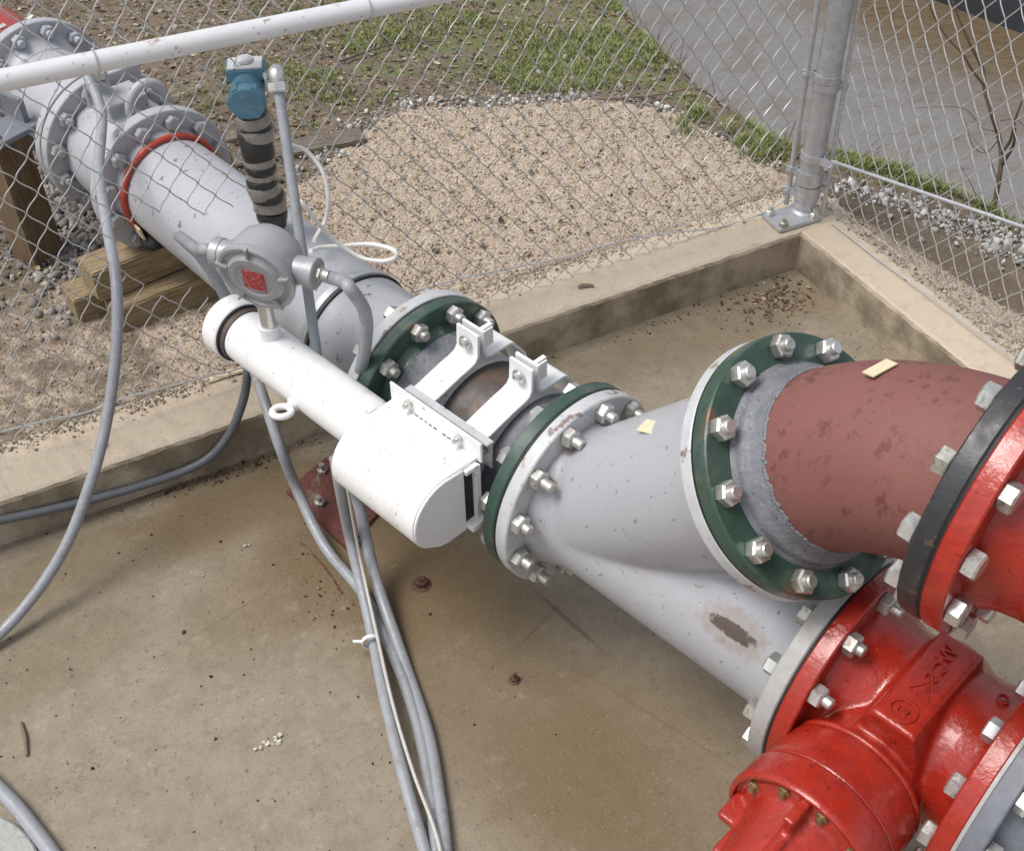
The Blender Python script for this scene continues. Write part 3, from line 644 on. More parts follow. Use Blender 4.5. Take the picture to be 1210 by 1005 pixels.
# stickers, scraped rust patch
def on_tube(px, py, path, R):
    v = ray(px, py); pa = np.array(path); best = None
    for tq in np.arange(.9, 4., .002):
        q = CAM+v*tq; a_ = pa[:-1]; ab = pa[1:]-a_; k = np.clip(((q-a_)*ab).sum(1)/(ab*ab).sum(1), 0, 1); near = a_+ab*k[:, None]; dd = np.linalg.norm(q-near, axis=1); i = dd.argmin()
        if best is None or dd[i] < best[0]: best = (dd[i], near[i], q)
        if dd[i] <= R: break
    _, nr, q = best; u = unit(q-nr); return nr+u*R, u
RUN = [P(.8, 0), P(1.45, 0)]
def label_on(parent, px, py, path, R, ax, ln, wd, mat, lift=.0015, name='sticker'):
    c_, u = on_tube(px, py, path, R); ax = unit(ax-u*(ax@u)); b = MB(); b.box(c_+u*lift, ax*ln, np.cross(u, ax)*wd, u*.0012); return part(name, b, mat, parent)
c_, u_ = on_tube(772, 506, [BI, CD], .143); u_ = unit(u_+UZ*.45); a_ = unit(AX-u_*(u_@AX)); b = MB(); b.box(c_+u_*.003, a_*.058, np.cross(u_, a_)*.027, u_*.0015); part('sticker', b, M['sticker'], t)
def wye_material(org):
    n = N('wye_paint'); col = (.385, .388, .415)
    c = n.mix(n.noise(4, 5), mul(col, .95), mul(col, 1.04))
    for (sc, lo, hi, cc_, amt) in ((60, .655, .68, DIRT, .6), (150, .68, .70, (.05, .045, .04), .85), (4.5, .54, .70, (.33, .31, .275), .5), (24, .66, .71, (.22, .17, .11), .5)):
        c = n.mix(n.rng(n.noise(sc, 5, .6), lo, hi, 0, amt), c, cc_)
    def mark(px, py, la, lb, amp, sc, soft, da=0., db=0.):
        c_, u = on_tube(px, py, RUN, PR); w_ = np.cross(u, AX); c_ = c_-org+AX*da+w_*db; d = []
        for vec, L in ((AX, la), (w_, lb)):
            dp = n.n('ShaderNodeVectorMath', operation='DOT_PRODUCT'); n.put(dp.inputs[0], n.map(loc=tuple(-c_))); dp.inputs[1].default_value = tuple(vec/L); d.append(n.math('POWER', n.math('ABSOLUTE', dp.outputs['Value']), 2.6))
        r_ = n.math('ADD', n.math('ADD', d[0], d[1]), n.math('MULTIPLY', n.math('SUBTRACT', n.noise(sc, 6, .7), .5), amp))
        return n.rng(r_, 1-soft, 1+soft, 1, 0)
    c = n.mix(n.math('MULTIPLY', mark(866, 748, .060, .034, 5., 60, .8, 0, .006), .45), c, (.24, .17, .10))
    m_ = mark(866, 744, .043, .013, 3.2, 90, .3); c = n.mix(n.math('MULTIPLY', m_, .92), c, n.mix(n.noise(140, 4), (.035, .024, .02), (.10, .062, .042)))
    for (px, py) in ((672, 535), (690, 500), (650, 570), (725, 490)):
        c = n.mix(n.math('MULTIPLY', mark(px, py, .03, .012, 6., 55, .8), .5), c, (.20, .14, .085))
    return n.out(c, n.rng(n.noise(12, 3), .3, .7, .34, .5), 0, n.bump(m_, .25, .002, n.bump(n.noise(60, 4), .12, .002)))
wye_body.data.materials[0] = wye_material(org_of(t))
# 7 elbow with its green and black flanges
t = thing('pipe_elbow', 'red-brown primed elbow between the green flange and the upper red valve', 'pipe fitting', P(1.45, 0, 0))
flange(t, CD, BX, M['green'], .002, .032); gasket(t, CD, BX, FR-.0015, .0045)
bolts(t, CD+BX*.032, BX, BR, 0, PH+.032, .007)
b = MB(); b.lathe(CD+BX*.032, BX, [(0, .158), (.003, .1565), (.006, .153), (.016, .1515), (.020, .149), (.022, .1455), (.030, .142), (.040, .1395), (.047, .1378)], 80, cap=False); part('weld_neck', b, M['zincgrey'], t, 'grey weld neck')
b = MB(); 
for k in range(150):
    a = 2*math.pi*k/150; s_, t_ = frame(BX); b.blob(CD+BX*(.0790+random.uniform(-.0025, .0025))+(s_*math.cos(a)+t_*math.sin(a))*.1372, BX*.0048, (s_*math.cos(a)+t_*math.sin(a))*random.uniform(.002, .0032), np.cross(BX, s_*math.cos(a)+t_*math.sin(a))*.0045, 6, 4)
part('weld_bead', b, M['zincgrey'], t)
GZ = .396+.5327; SG = 1.5706; GC = P(SG, 0, GZ)
s_int = (CD-O)@AX+(GZ-CD[2])/math.tan(ph_); KI = P(s_int, 0, GZ); L1 = np.linalg.norm(KI-CD)
T1 = L1-.0785; Re = T1/math.tan(ph_/2); st = CD+BX*.0785; nrm_in = unit(np.cross(np.cross(BX, AX), BX)); cen = st+nrm_in*Re
path = [st-BX*.01]
for i in range(25):
    a = ph_*i/24; path.append(cen-nrm_in*Re*math.cos(a)+BX*Re*math.sin(a))
path += [P(SG-.06, 0, GZ), P(SG-.028, 0, GZ)] if (P(SG-.06)-path[-1])@AX > .01 else [P(SG-.028, 0, GZ)]; b = MB(); b.tube(path, PR, 80, cap=False); part('elbow_body', b, M['primer'], t)
flange(t, GC, AX, M['black'], -.031, -.002, r=.12, label='black flange'); gasket(t, GC, AX, FR-.003, .004)
b = MB(); b.torus(P(SG-.031, 0, GZ), AX, .1375, .006, 80, 8); part('weld_bead', b, M['primer'], t)
c1, u1 = on_tube(1040, 437, path, PR+.002); u1 = unit(u1+UZ*.5); a1 = unit(AX-u1*(u1@AX)); b = MB(); b.box(c1+u1*.003, unit(np.cross(u1, a1)+a1*.25)*.044, unit(a1-.25*np.cross(u1, a1))*.021, u1*.002); part('sticker', b, M['sticker'], t)
# 8 lower red valve
def cast_text(parent, s, c, x, y, size, mat, depth=.003, name='cast_mark'):
    cu = bpy.data.curves.new('tx', 'FONT'); cu.body = s; cu.size = size; cu.extrude = depth; cu.align_x = 'CENTER'; cu.align_y = 'CENTER'; cu.resolution_u = 3
    o = bpy.data.objects.new('tx', cu); COL.objects.link(o); dg = bpy.context.evaluated_depsgraph_get(); me = bpy.data.meshes.new_from_object(o.evaluated_get(dg)); bpy.data.objects.remove(o)
    o = link(name, me, mat, parent); z = np.cross(unit(x), unit(y)); x = unit(x); y = np.cross(z, x); q = np.asarray(c)-org_of(parent)
    o.matrix_local = Matrix([[x[i], y[i], z[i], q[i]] for i in range(3)]+[[0, 0, 0, 1]]); return o
SH = 1.73; SM = (1.4188+SH)/2; SB_ = 1.556
t = thing('gate_valve', 'lower red cast valve with its round bonnet cover at the bottom edge', 'valve', P(SM, 0, 0))
b = MB()
b.lathe(P(1.44), AX, [(0, .165), (.012, .160), (.04, .140), (.08, .128), (.21, .128), (.25, .140), (.27, .16), (.275, .165)], 72)
b.blob(P(SM), AX*.110, LAT*.150, UZ*.140, 40, 20)
b.lathe(P(SB_, .05), -LAT, [(0, .098), (.10, .097), (.195, .093), (.212, .100), (.222, .112), (.228, .116), (.290, .119), (.302, .119)], 64)
b.prism([P(SM-.058, -.135, .396+.06), P(SM+.058, -.135, .396+.06), P(SM+.036, -.135, .396+.142), P(SM-.036, -.135, .396+.142)], LAT*.205)
for ds in (-1, 1): b.prism([P(SM+ds*.036, -.10, .396+.10), P(SM+ds*.105, -.085, .396+.02), P(SM+ds*.118, -.06, .396-.05), P(SM+ds*.036, -.11, .396-.05)], LAT*.18)
cast('body', b, M['red'], t, .0045, 7)
flange(t, P(1.4188), AX, M['red'], .002, .032, r=.12); gasket(t, P(1.4188), AX, FR-.0015, .004); flange(t, P(SH), AX, M['red'], -.032, -.002, r=.12, label='flange with a worn pale edge')
bolts(t, P(1.4188+.032), AX, BR, .064, PH-.15, .012); bolts(t, P(SH-.032), -AX, BR, 0, PH+.1, .0, style='head', mat=M['zinc'])
lc = -.252
bn = part('bonnet_flange', MB().ring(P(SB_, lc), -LAT, [(0, .10), (0, .1215), (.0025, .1235), (.006, .1245), (.050, .1265), (.056, .1265), (.060, .1235), (.060, .118), (.052, .116), (.050, .08)], 80), M['red'], t)
b = MB(); b.torus(P(SB_, lc+.004), -LAT, .1185, .0035, 80, 8); b.torus(P(SB_, -.166), -LAT, .108, .006, 72, 10); part('neck_rim', b, M['red'], t)
b = MB(); b.lathe(P(SB_, lc-.035), -LAT, [(0, .108), (.018, .106), (.026, .088), (.06, .080), (.12, .070), (.17, .05), (.18, .0)], 64)
for k in range(4):
    a = math.pi/2*k+1.62; d = AX*math.cos(a)+UZ*math.sin(a); q = np.cross(LAT, d); b.box(P(SB_, lc-.075)+d*.060, d*.112, q*.017, LAT*.055); b.box(P(SB_, lc-.11)+d*.04, d*.09, q*.017, LAT*.09)
cast('bonnet', b, M['red'], t, .0035, 4)
M['brass'] = paint('dull_brass', (.30, .23, .11), .4, metal=.6, var=.25)
for k in range(10):
    a = k*2*math.pi/10+.1; c_ = P(SB_, lc-.050)+(AX*math.cos(a)+UZ*math.sin(a))*.102
    bb = MB(); bb.hexnut(c_, -LAT, .0105, .009, k); bb.cyl(c_-LAT*.008, c_-LAT*.016, .0055, 12); part('bonnet_bolt', bb, M['brass'], t)
zt = .396+.1440
cast_text(t, 'W', P(SM-.005, .030, zt), -LAT, -AX, .034, M['red'])
cast_text(t, 'C S', P(SM, -.01, zt), -LAT, -AX, .030, M['red'])
b = MB(); tri = [P(SM+.02*math.sin(a), -.055+.02*math.cos(a), zt-.001) for a in (0, 2.1, 4.2, 6.283)]; b.tube(tri, .0022, 6); part('cast_mark', b, M['red'], t)
b = MB(); b.torus(P(SM, -.105, zt), UZ, .020, .002, 24, 6); part('cast_mark', b, M['red'], t); cast_text(t, 'S', P(SM, -.105, zt), -LAT, -AX, .026, M['red'])
cast_text(t, 'O', P(SM+.095, .02, .396+.137), -LAT, -AX, .026, M['red'])
# 9 pipe after the lower valve
t = thing('pipe_section', 'dark blue-grey flanged pipe at the bottom right corner below the red valve', 'pipe', P(1.85, 0, 0))
flange(t, P(SH), AX, M['bluesteel'], .003, .034, r=.12); gasket(t, P(SH), AX, FR-.002, .006, M['greyraw'])
b = MB(); b.lathe(P(SH+.03), AX, [(0, .162), (.03, .15), (.07, PR), (.5, PR)], 72, cap=False); part('pipe', b, M['bluesteel'], t); bolts(t, P(SH+.034), AX, BR, 0, PH+.1, .012, mat=M['zinc'])
# 10 upper red valve
t = thing('gate_valve', 'upper red valve at the right edge bolted to the black flange of the elbow', 'valve', P(SG+.15, 0, 0))
flange(t, GC, AX, M['red'], .002, .033, r=.12)
b = MB(); b.lathe(P(SG+.022, 0, GZ), AX, [(0, .163), (.014, .158), (.045, .142), (.09, .135), (.22, .135), (.27, .15), (.29, .165)], 72); b.blob(P(SG+.155, 0, GZ), AX*.105, LAT*.155, UZ*.150, 40, 20)
b.lathe(P(SG+.155, -.05, GZ), LAT, [(0, .105), (.26, .118)], 64); b.lathe(P(SG+.155, .2, GZ), LAT, [(0, .15), (.05, .15)], 64); cast('body', b, M['red'], t, .0055, 7)
flange(t, P(SG+.31, 0, GZ), AX, M['red'], -.032, -.002, r=.12)
bolts(t, GC+AX*.033, AX, BR, .065, PH-.062, .0, style='head'); bolts(t, P(SG+.278, 0, GZ), -AX, BR, 0, PH, 0, style='head')
# floor support under the meter
t = thing('pipe_support', 'rusty red steel base plate and pillar bolted to the floor under the white sensor', 'pipe support', V(-1.50, -.235, 0))
pl_ = [onz(*q, 0.008) for q in ((338, 580), (385, 540), (452, 600), (410, 648))]
b = MB(); b.prism([p-V(0, 0, .0075) for p in pl_], V(0, 0, .010)); part('base_plate', b, M['rustplate'], t, bevel=.0015)
b = MB(); b.cyl(P(.30, .0, .0095), P(.30, .0, .262), .045, 28); part('pillar', b, M['rustplate'], t)
b = MB(); b.strip([P(.30, .13*math.sin(a), .396-.1395*math.cos(a)) for a in np.linspace(-1, 1, 15)], AX*.1, -.008); part('saddle', b, M['rustplate'], t)
for q in ((378, 595), (381, 557), (418, 640)):
    p = onz(*q, .01); b = MB(); b.hexnut(p, UZ, .013, .012, .4); b.cyl(p+UZ*.01, p+UZ*.026, .007, 12); part('anchor_nut', b, M['zinc'], t)

# ------------------------------------------------------------------ white clamp-on sensor
t = thing('clamp_on_sensor', 'white tube and round-backed housing clamped along the side of the pipe', 'sensor', P(.6, -.2, .396))
SB, ZB = -.230, .499
b = MB(); b.lathe(P(.105, SB, ZB), AX, [(0, .0565), (.385, .0565), (.405, .0535), (.411, .050)], 48); part('tube', b, M['white'], t)
cp = part('end_cap', MB().lathe(P(.077, SB, ZB), -AX, [(-.014, .05), (-.014, .0655), (-.011, .068), (.030, .068), (.035, .064), (.0365, .0)], 56), M['white'], t)
b = MB(); b.cyl(P(.090, SB, ZB), P(.1095, SB, ZB), .060, 48); part('seal', b, M['darksteel'], t, 'dark threaded gap behind the cap')
b = MB(); b.lathe(P(.0905, SB, ZB), AX, [(0, .062), (.003, .065), (.006, .062)], 48, cap=False); part('seal_ring', b, M['rubber'], t)
S1, S0 = .745, .515
prof = [(-.178, .547)]
for a in np.linspace(math.pi/2, math.pi*1.22, 18): prof.append((-.262+.078*math.cos(a), .468+.080*math.sin(a)*(.99)))
prof += [(-.285, .392), (-.262, .386), (-.215, .386), (-.190, .392), (-.178, .40)]
b = MB(); b.prism([P(S0, l, z) for l, z in prof], AX*(S1-S0)); part('housing', b, M['white'], t, bevel=.002, ang=60)
e0 = [(l*.985-.003, z*.985+.007) for l, z in prof if l < -.215]; e0 = [(-.216, .5425)]+[q for q in e0 if q[0] < -.218]+[(-.216, .388)]
b = MB(); b.prism([P(S1-.001, l, z) for l, z in e0], AX*.005); part('end_plate', b, M['white_end'], t, bevel=.001, ang=60)
b = MB(); b.box(P(S1+.004, -.187, .462), AX*.012, LAT*.014, UZ*.150); b.box(P(S1+.010, -.198, .398), AX*.024, LAT*.036, UZ*.014); b.box(P(S1+.004, -.200, .536), AX*.012, LAT*.03, UZ*.010); part('end_bracket', b, M['white'], t, bevel=.001)
b = MB(); b.box(P(S1+.0012, -.205, .468), AX*.002, LAT*.021, UZ*.122); part('slot', b, M['rubber'], t, 'dark gap beside the end plate')
b = MB(); b.box(P((S0+S1)/2+.003, -.1765, .562), AX*(S1-S0+.016), LAT*.005, UZ*.046); b.box(P((S0+S1)/2, -.187, .5445), AX*(S1-S0), LAT*.022, UZ*.004); ang_ = part('mounting_angle', b, M['white'], t, bevel=.001)
b = MB()
for k in range(9):
    if k not in (0, 6): b.box(P(.572+k*.0125, -.1805, .5472), AX*random.uniform(.006, .0125), LAT*random.uniform(.0015, .003), UZ*.0008)
part('rust_line', b, M['rust'], t)
for s_ in (.565, .70):
    c_ = P(s_, -.180, .565); bb = MB(); bb.hexnut(c_, -LAT, .010, .008, .2); bb.cyl(c_-LAT*.007, c_-LAT*.017, .005, 12); part('mounting_bolt', bb, M['zinc'], t)
b = MB(); b.box(P((S0+S1)/2+.008, -.149, .562), AX*(S1-S0-.006), LAT*.017, UZ*.005); b.box(P((S0+S1)/2+.008, -.146, .530), AX*(S1-S0-.006), LAT*.005, UZ*.060); part('mounting_rail', b, M['flange_white'], t, bevel=.0008)
b = MB(); b.box(P((S0+S1)/2, -.168, .44), AX*(S1-S0-.03), LAT*.012, UZ*.10); part('detector_block', b, M['zincgrey'], t)
for s_ in (.536, .681):
    W = AX*.060
    b = MB(); b.ring(P(s_-.027, 0), AX, [(0, PR-.002), (0, PR+.005), (.050, PR+.005), (.050, PR-.002)], 72); part('saddle', b, M['white'], t)
    b = MB(); b.strip([P(s_, l, z) for l, z in ((-.150, .530), (-.112, .534), (-.100, .5375), (-.050, .551), (-.024, .556), (-.010, .561), (-.003, .571), (-.001, .620))], W, .0065); part('clamp_strap', b, M['white'], t, bevel=.0008)
    b = MB(); b.strip([P(s_, l, z) for l, z in ((.021, .622), (.021, .570), (.025, .560), (.034, .556), (.088, .554), (.098, .548), (.130, .505), (.147, .445), (.152, .39), (.142, .33), (.12, .285), (.06, .25), (0, .24), (-.07, .253), (-.125, .30), (-.158, .38), (-.160, .43))], W, .0065); part('clamp_strap', b, M['white'], t, bevel=.0008)
    b = MB(); b.box(P(s_+.006, .040, .607), AX*.010, LAT*.036, UZ*.004); b.box(P(s_+.0175, .036, .59), AX*.004, LAT*.03, UZ*.04); part('clamp_gusset', b, M['white'], t, bevel=.0006)
    c_ = P(s_, -.0065, .594); bb = MB(); bb.lathe(c_, -LAT, [(0, .0145), (.002, .0145), (.002, .006)], 20); bb.lathe(c_-LAT*.002, -LAT, [(0, .010), (.006, .0095), (.008, .007), (.0085, .0)], 20); bb.cyl(c_, P(s_, .055, .594), .005, 12); bb.hexnut(P(s_, .026, .594), LAT, .011, .010, .3); part('clamp_bolt', bb, M['zinc'], t)
# lifting eye on the tube
pe = P(.335, SB-.055, ZB-.012); b = MB(); b.cyl(P(.335, SB-.045, ZB-.010), pe-LAT*.014, .010, 16); b.cyl(P(.335, SB-.052, ZB-.01), P(.335, SB-.060, ZB-.012), .015, 16)
b.torus(pe-LAT*.030, unit(V(0, 0, 1)*1.0-AX*.1+LAT*.12), .0185, .0070, 32, 12); part('eye_bolt', b, M['white'], t)

# ------------------------------------------------------------------ junction box on the tube
JF = P(.243, -.262, .733); JA = unit(-LAT*.89+AX*.41-UZ*.17); JB_ = JF-JA*.085
t = thing('junction_box', 'round grey cast conduit box with a red data plate on its screwed lid', 'junction box', P(.2, SB, .556))
js, jt = frame(JA)
b = MB(); b.lathe(JF, -JA, [(.006, .0), (.006, .068), (.010, .072), (.050, .072), (.072, .068), (.090, .056), (.100, .038), (.106, .018), (.107, 0)], 56)
hubs = []
for sg in (-1, 1):
    h0 = JF-JA*.042+js*sg*.05*(-1); h1 = JF-JA*.042-js*sg*.104; b.cyl(h0, h1, .028, 32); hubs.append((h1, unit(h1-h0)))
b.cyl(P(.208, SB, JF[2]-.045), P(.204, SB, JF[2]-.088), .025, 28); part('body', b, M['jbox'], t, bevel=.0015, ang=50)
b = MB(); b.lathe(JF, JA, [(-.012, .066), (-.012, .077), (-.004, .0795), (.001, .0795), (.004, .076), (.004, .070), (-.001, .067), (-.001, .060), (.004, .056), (.008, .051), (.008, .040), (.006, .038), (.006, 0)], 64)
for k in range(5):
    a = k*2*math.pi/5+.35; d = js*math.cos(a)+jt*math.sin(a); q = np.cross(JA, d); b.box(JF+JA*.004+d*.068, d*.024, q*.005, JA*.012)
lid = part('lid', b, M['jbox'], t, bevel=.0006, ang=50)
b = MB(); pu = unit(-js+jt*-.10); pv = np.cross(JA, pu); b.box(JF+JA*.0075, pu*.044, pv*.046, JA*.002); part('data_plate', b, M['redplate'], lid)
for k, (h1, d) in enumerate(hubs):
    b = MB(); b.lathe(h1, d, [(-.012, .0295), (.004, .0305), (.006, .028), (.006, .020)], 32); part('hub_collar', b, M['jbox'], t)
    b = MB(); b.hexnut(h1+d*.004, d, .0165, .012, .3); b.cyl(h1+d*.014, h1+d*.03, .0115, 16); part('conduit_fitting', b, M['zinc'], t)
b = MB(); q0 = P(.204, SB, (JF-UZ*.083)[2]); b.cyl(q0, V(q0[0], q0[1], ZB+.07), .0165, 24); b.lathe(q0-UZ*.014, UZ, [(0, .0165), (.002, .0205), (.008, .0205), (.010, .0165)], 24); part('nipple', b, M['zinc'], t)
b = MB(); b.cyl(V(q0[0], q0[1], ZB+.04), V(q0[0], q0[1], ZB+.083), .0215, 28); part('boss', b, M['white'], t)
JH = hubs

# ------------------------------------------------------------------ transmitter on its taped stand pipe
TB = P(-.096, 0, .53)
t = thing('pressure_transmitter', 'blue transmitter head on a stand pipe wrapped in tan and black tape', 'transmitter', TB)
def tz(z): return TB+V(.004*math.sin(z*30), .003*math.cos(z*25), z)
b = MB(); b.cyl(TB-UZ*.02, TB+UZ*.045, .0235, 24); part('stand_pipe', b, M['tape_tan'], t)
bands = [(.038, .062, .030, 'b'), (.058, .082, .0345, 'b'), (.078, .112, .037, 't'), (.108, .122, .0365, 'b'), (.120, .148, .035, 't'), (.146, .160, .034, 'b'), (.158, .182, .0335, 't'), (.180, .192, .034, 'b'), (.19, .212, .0335, 't'), (.208, .262, .0355, 'b'), (.258, .278, .035, 't'), (.276, .286, .034, 'b'), (.284, .304, .034, 't'), (.300, .334, .031, 'b')]
for i, (z0, z1, r, k) in enumerate(bands):
    b = MB(); tl = V(random.uniform(-.008, .008), random.uniform(-.008, .008), 0)
    ax_ = unit(UZ+V(random.uniform(-.22, .22), random.uniform(-.22, .22), 0)); L = z1-z0+.006
    b.lathe(tz(z0)-ax_*.002, ax_, [(0, r*.95), (.003, r), (L-.003, r*1.01), (L, r*.95)], 28); part('tape_wrap', b, M['tape_tan'] if k == 't' else M['tape_black'], t)
HC = TB+UZ*.366; HA = unit(-LAT*.62+AX*.75-UZ*.12)
hs_, ht_ = frame(HA)
b = MB(); b.lathe(HC-HA*.055, HA, [(0, .028), (.006, .033), (.03, .035), (.08, .035), (.083, .0355), (.085, .036)], 40); b.cyl(HC-UZ*.055, HC, .026, 28); b.box(HC+UZ*.030-HA*.022, HA*.050, np.cross(UZ, HA)*.078, UZ*.024); part('housing', b, M['blue'], t, bevel=.003, ang=50)
b = MB(); b.lathe(HC+HA*.030, HA, [(0, .036), (.003, .0375), (.020, .0375), (.023, .034), (.024, 0)], 40)
for k in range(6):
    a = k*math.pi/3; d = hs_*math.cos(a)+ht_*math.sin(a); b.box(HC+HA*.042+d*.0365, d*.006, np.cross(HA, d)*.012, HA*.02)
part('cap', b, M['blue'], t, bevel=.001, ang=50)
b = MB(); b.box(HC+UZ*.0430-HA*.022, HA*.042, np.cross(UZ, HA)*.070, UZ*.003); b.lathe(HC+UZ*.043-HA*.030, UZ, [(0, .018), (.006, .017), (.009, .012), (.010, 0)], 28); part('top_cover', b, M['flange_white'], t, bevel=.0008)  # pale colour of this plate imitates the glare on top of the head
side = unit(np.cross(UZ, -HA)); side = side if side@LAT > 0 else -side
E0 = HC+side*.04+UZ*.02; 
# rigid conduit down from the transmitter to the side of the meter pipe
CT = onp(327, 90, -.0); CBt = onp(376, 428, -.185)
t = thing('conduit', 'straight grey metal conduit slanting down from the blue transmitter head past the junction box', 'conduit', CBt)
d_ = unit(CT-CBt); b = MB(); b.cyl(CBt, CT, .0105, 20); part('pipe', b, M['conduit'], t)
el = spline([E0-side*.004, E0+side*.012+UZ*.004, (E0+CT)/2+UZ*.012+side*.012, CT+d_*.006, CT-d_*.008], 6); b = MB(); b.tube(el, .0155, 16); b.hexnut(CT-d_*.012, -d_, .020, .02, .2); b.hexnut(E0+side*.004, side, .018, .012, .1); part('elbow', b, M['zinc'], t)

# ------------------------------------------------------------------ hoses, conduits and cables
def hose(name, pts, r, mat, label, cat, n_=10, seg=14, group=None):
    p = spline(pts, n_); b = MB(); b.tube(p, r, seg); return solo(name, b, mat, label, cat, p[-1], group)
HT = Q(1.20, -.03, .262)
hose('hose', [HT, HT+V(-.03, -.03, .0), onp(121, 130, -.30) if False else ony(120, 132, .62), ony(117, 200, .42), ony(127, 270, .22), ony(137, 330, .08), ony(138, 400, 0.), ony(129, 480, -.07), ony(110, 560, -.14), ony(72, 655, -.215), onz(10, 738, .035), onz(-60, 790, .016), onz(-200, 880, .016)], .0122, M['conduit'], 'thick grey hose curving from the far check valve down to the floor', 'hose')
hose('cable', [onp(296, 395, -.10), ony(293, 430, -.012+.0), ony(288, 470, -.016), ony(268, 517, -.016), ony(232, 549, -.014), ony(150, 578, -.013), ony(60, 601, -.013), ony(0, 614, -.013), ony(-120, 640, -.013), ony(-300, 690, -.013)], .0105, M['darkcable'], 'dark grey cable lying along the inner face of the kerb at left', 'cable')
h1, d1 = JH[0]; h2, d2 = JH[1]
if (h1-h2)@AX > 0: h1, d1, h2, d2 = h2, d2, h1, d1           # h1 is the far (left) hub
hose('conduit', [h2+d2*.012, h2+d2*.06-UZ*.006, onp(412, 338, -.19), onp(431, 368, -.165), onp(432, 405, -.150), onp(424, 450, -.15), onp(416, 500, -.152)], .0128, M['conduit'], 'short grey conduit looping from the right hub of the junction box', 'conduit')
hose('conduit', [h1+d1*.012, h1+d1*.03, onp(236, 296, -.215), onp(219, 284, -.20), onp(212, 279, -.185), onp(218, 284, -.17), onp(240, 306, -.16), onp(262, 342, -.15), onp(282, 385, -.145), onp(293, 430, -.15)], .0128, M['conduit'], 'grey flexible conduit bending back from the left hub of the junction box', 'conduit')
hose('conduit', [onp(300, 435, -.16), onp(310, 465, -.2), onp(330, 525, -.24), onz(352, 580, .10), onz(384, 645, .035), onz(432, 705, .014), onz(466, 775, .014), onz(492, 850, .014), onz(508, 930, .014), onz(516, 1005, .014), onz(522, 1100, .014)], .0122, M['conduit'], 'grey conduit slanting from the sensor tube across the rusty base plate', 'conduit', group='conduits bundled on the floor')
hose('conduit', [onp(396, 540, -.27), onp(402, 575, -.275), onz(415, 640, .13), onz(437, 735, .042), onz(456, 830, .0405), onz(478, 920, .034), onz(502, 1005, .02), onz(530, 1100, .014)], .0122, M['conduit'], 'pale grey conduit at the left side of the bundle, tied with a white zip tie', 'conduit', group='conduits bundled on the floor')
hose('conduit', [onp(412, 560, -.22), onp(424, 595, -.21), onz(443, 680, .07), onz(475, 775, .014), onz(505, 865, .014), onz(520, 950, .016), onz(526, 1005, .016), onz(534, 1100, .014)], .0130, M['conduit'], 'grey conduit at the right side of the bundle on the floor', 'conduit', group='conduits bundled on the floor')
hose('cable', [onp(406, 550, -.27), onp(413, 590, -.27), onz(426, 660, .12), onz(443, 738, .062), onz(464, 830, .056), onz(488, 910, .046), onz(514, 980, .040), onz(528, 1040, .035)], .0036, M['palecable'], 'thin white cable running down between the grey conduits', 'cable')
c_ = onz(438, 757, .045); dd = unit(onz(456, 830, .0405)-onz(437, 735, .042)); b = MB(); b.lathe(c_, dd, [(-.004, .0170), (-.004, .0195), (.004, .0195), (.004, .0170)], 20, cap=False); b.box(c_-RGT*.026, RGT*.022, dd*.006, np.cross(RGT, dd)*.003); solo('zip_tie', b, M['whitecable'], 'white zip tie round the conduit bundle on the floor', 'zip tie', c_)
hose('conduit', [onz(-90, 860, .014), onz(-30, 905, .014), onz(10, 942, .014), onz(40, 978, .014), onz(70, 1020, .014), onz(120, 1100, .014)], .0145, M['conduit'], 'grey conduit crossing the bottom left corner of the floor', 'conduit')
W0 = onp(351, 237, -.03)
hose('cable', [onp(344, 171, .08), onp(362, 178, .08), onp(380, 200, .08), onp(388, 232, .07), onp(385, 258, .06), onp(376, 275, .03), onp(371, 284, .0)], .0048, M['whitecable'], 'white cable arching behind the slanting conduit above the pipe', 'cable')
hose('cable', [onp(346, 238, -.05), onp(357, 239, -.05), onp(375, 262, -.03), onp(395, 283, .0), onp(425, 303, .03), onp(452, 308, .05), onp(468, 303, .06), onp(463, 294, .06), onp(436, 288, .05), onp(405, 290, .02), onp(380, 292, -.02), onp(367, 296, -.06)], .0048, M['whitecable'], 'white cable tied to the conduit with a long loop lying on the pipe', 'cable')

# ------------------------------------------------------------------ fence
PXY = V(.062, .073)
t = thing('fence_post', 'galvanised corner fence post bolted to the kerb corner', 'fence post', V(*PXY, KH))
b = MB(); b.lathe(V(*PXY, KH+.012), UZ, [(0, .032), (1.25, .032)], 40); part('pole', b, M['galv'], t)
cpn = [onz(*q, KH+.014) for q in ((900, 252), (922, 271), (972, 256))]; cpn.append(cpn[0]+cpn[2]-cpn[1])
b = MB(); b.prism([p-V(0, 0, .012) for p in cpn], V(0, 0, .012)); part('base_plate', b, M['galv'], t, bevel=.0012)
b = MB(); b.lathe(V(*PXY, KH+.0145), UZ, [(0, .040), (.004, .036), (.008, .0325)], 36, cap=False); part('weld_bead', b, M['galv'], t)
cc = sum(cpn)/4
for q in cpn:
    p = cc+(q-cc)*.72; p[2] = KH+.0145
    if np.linalg.norm(p[:2]-PXY) < .04: continue
    bb = MB(); bb.lathe(p, UZ, [(0, .0145), (.002, .0145), (.002, .005)], 20); bb.hexnut(p+UZ*.002, UZ, .0125, .011, .3); bb.cyl(p+UZ*.012, p+UZ*.024, .0065, 12); part('anchor_nut', bb, M['zinc'], t)
TBX, TBY = (.022, .112), (.094, .040)                           # where the two tension bars stand
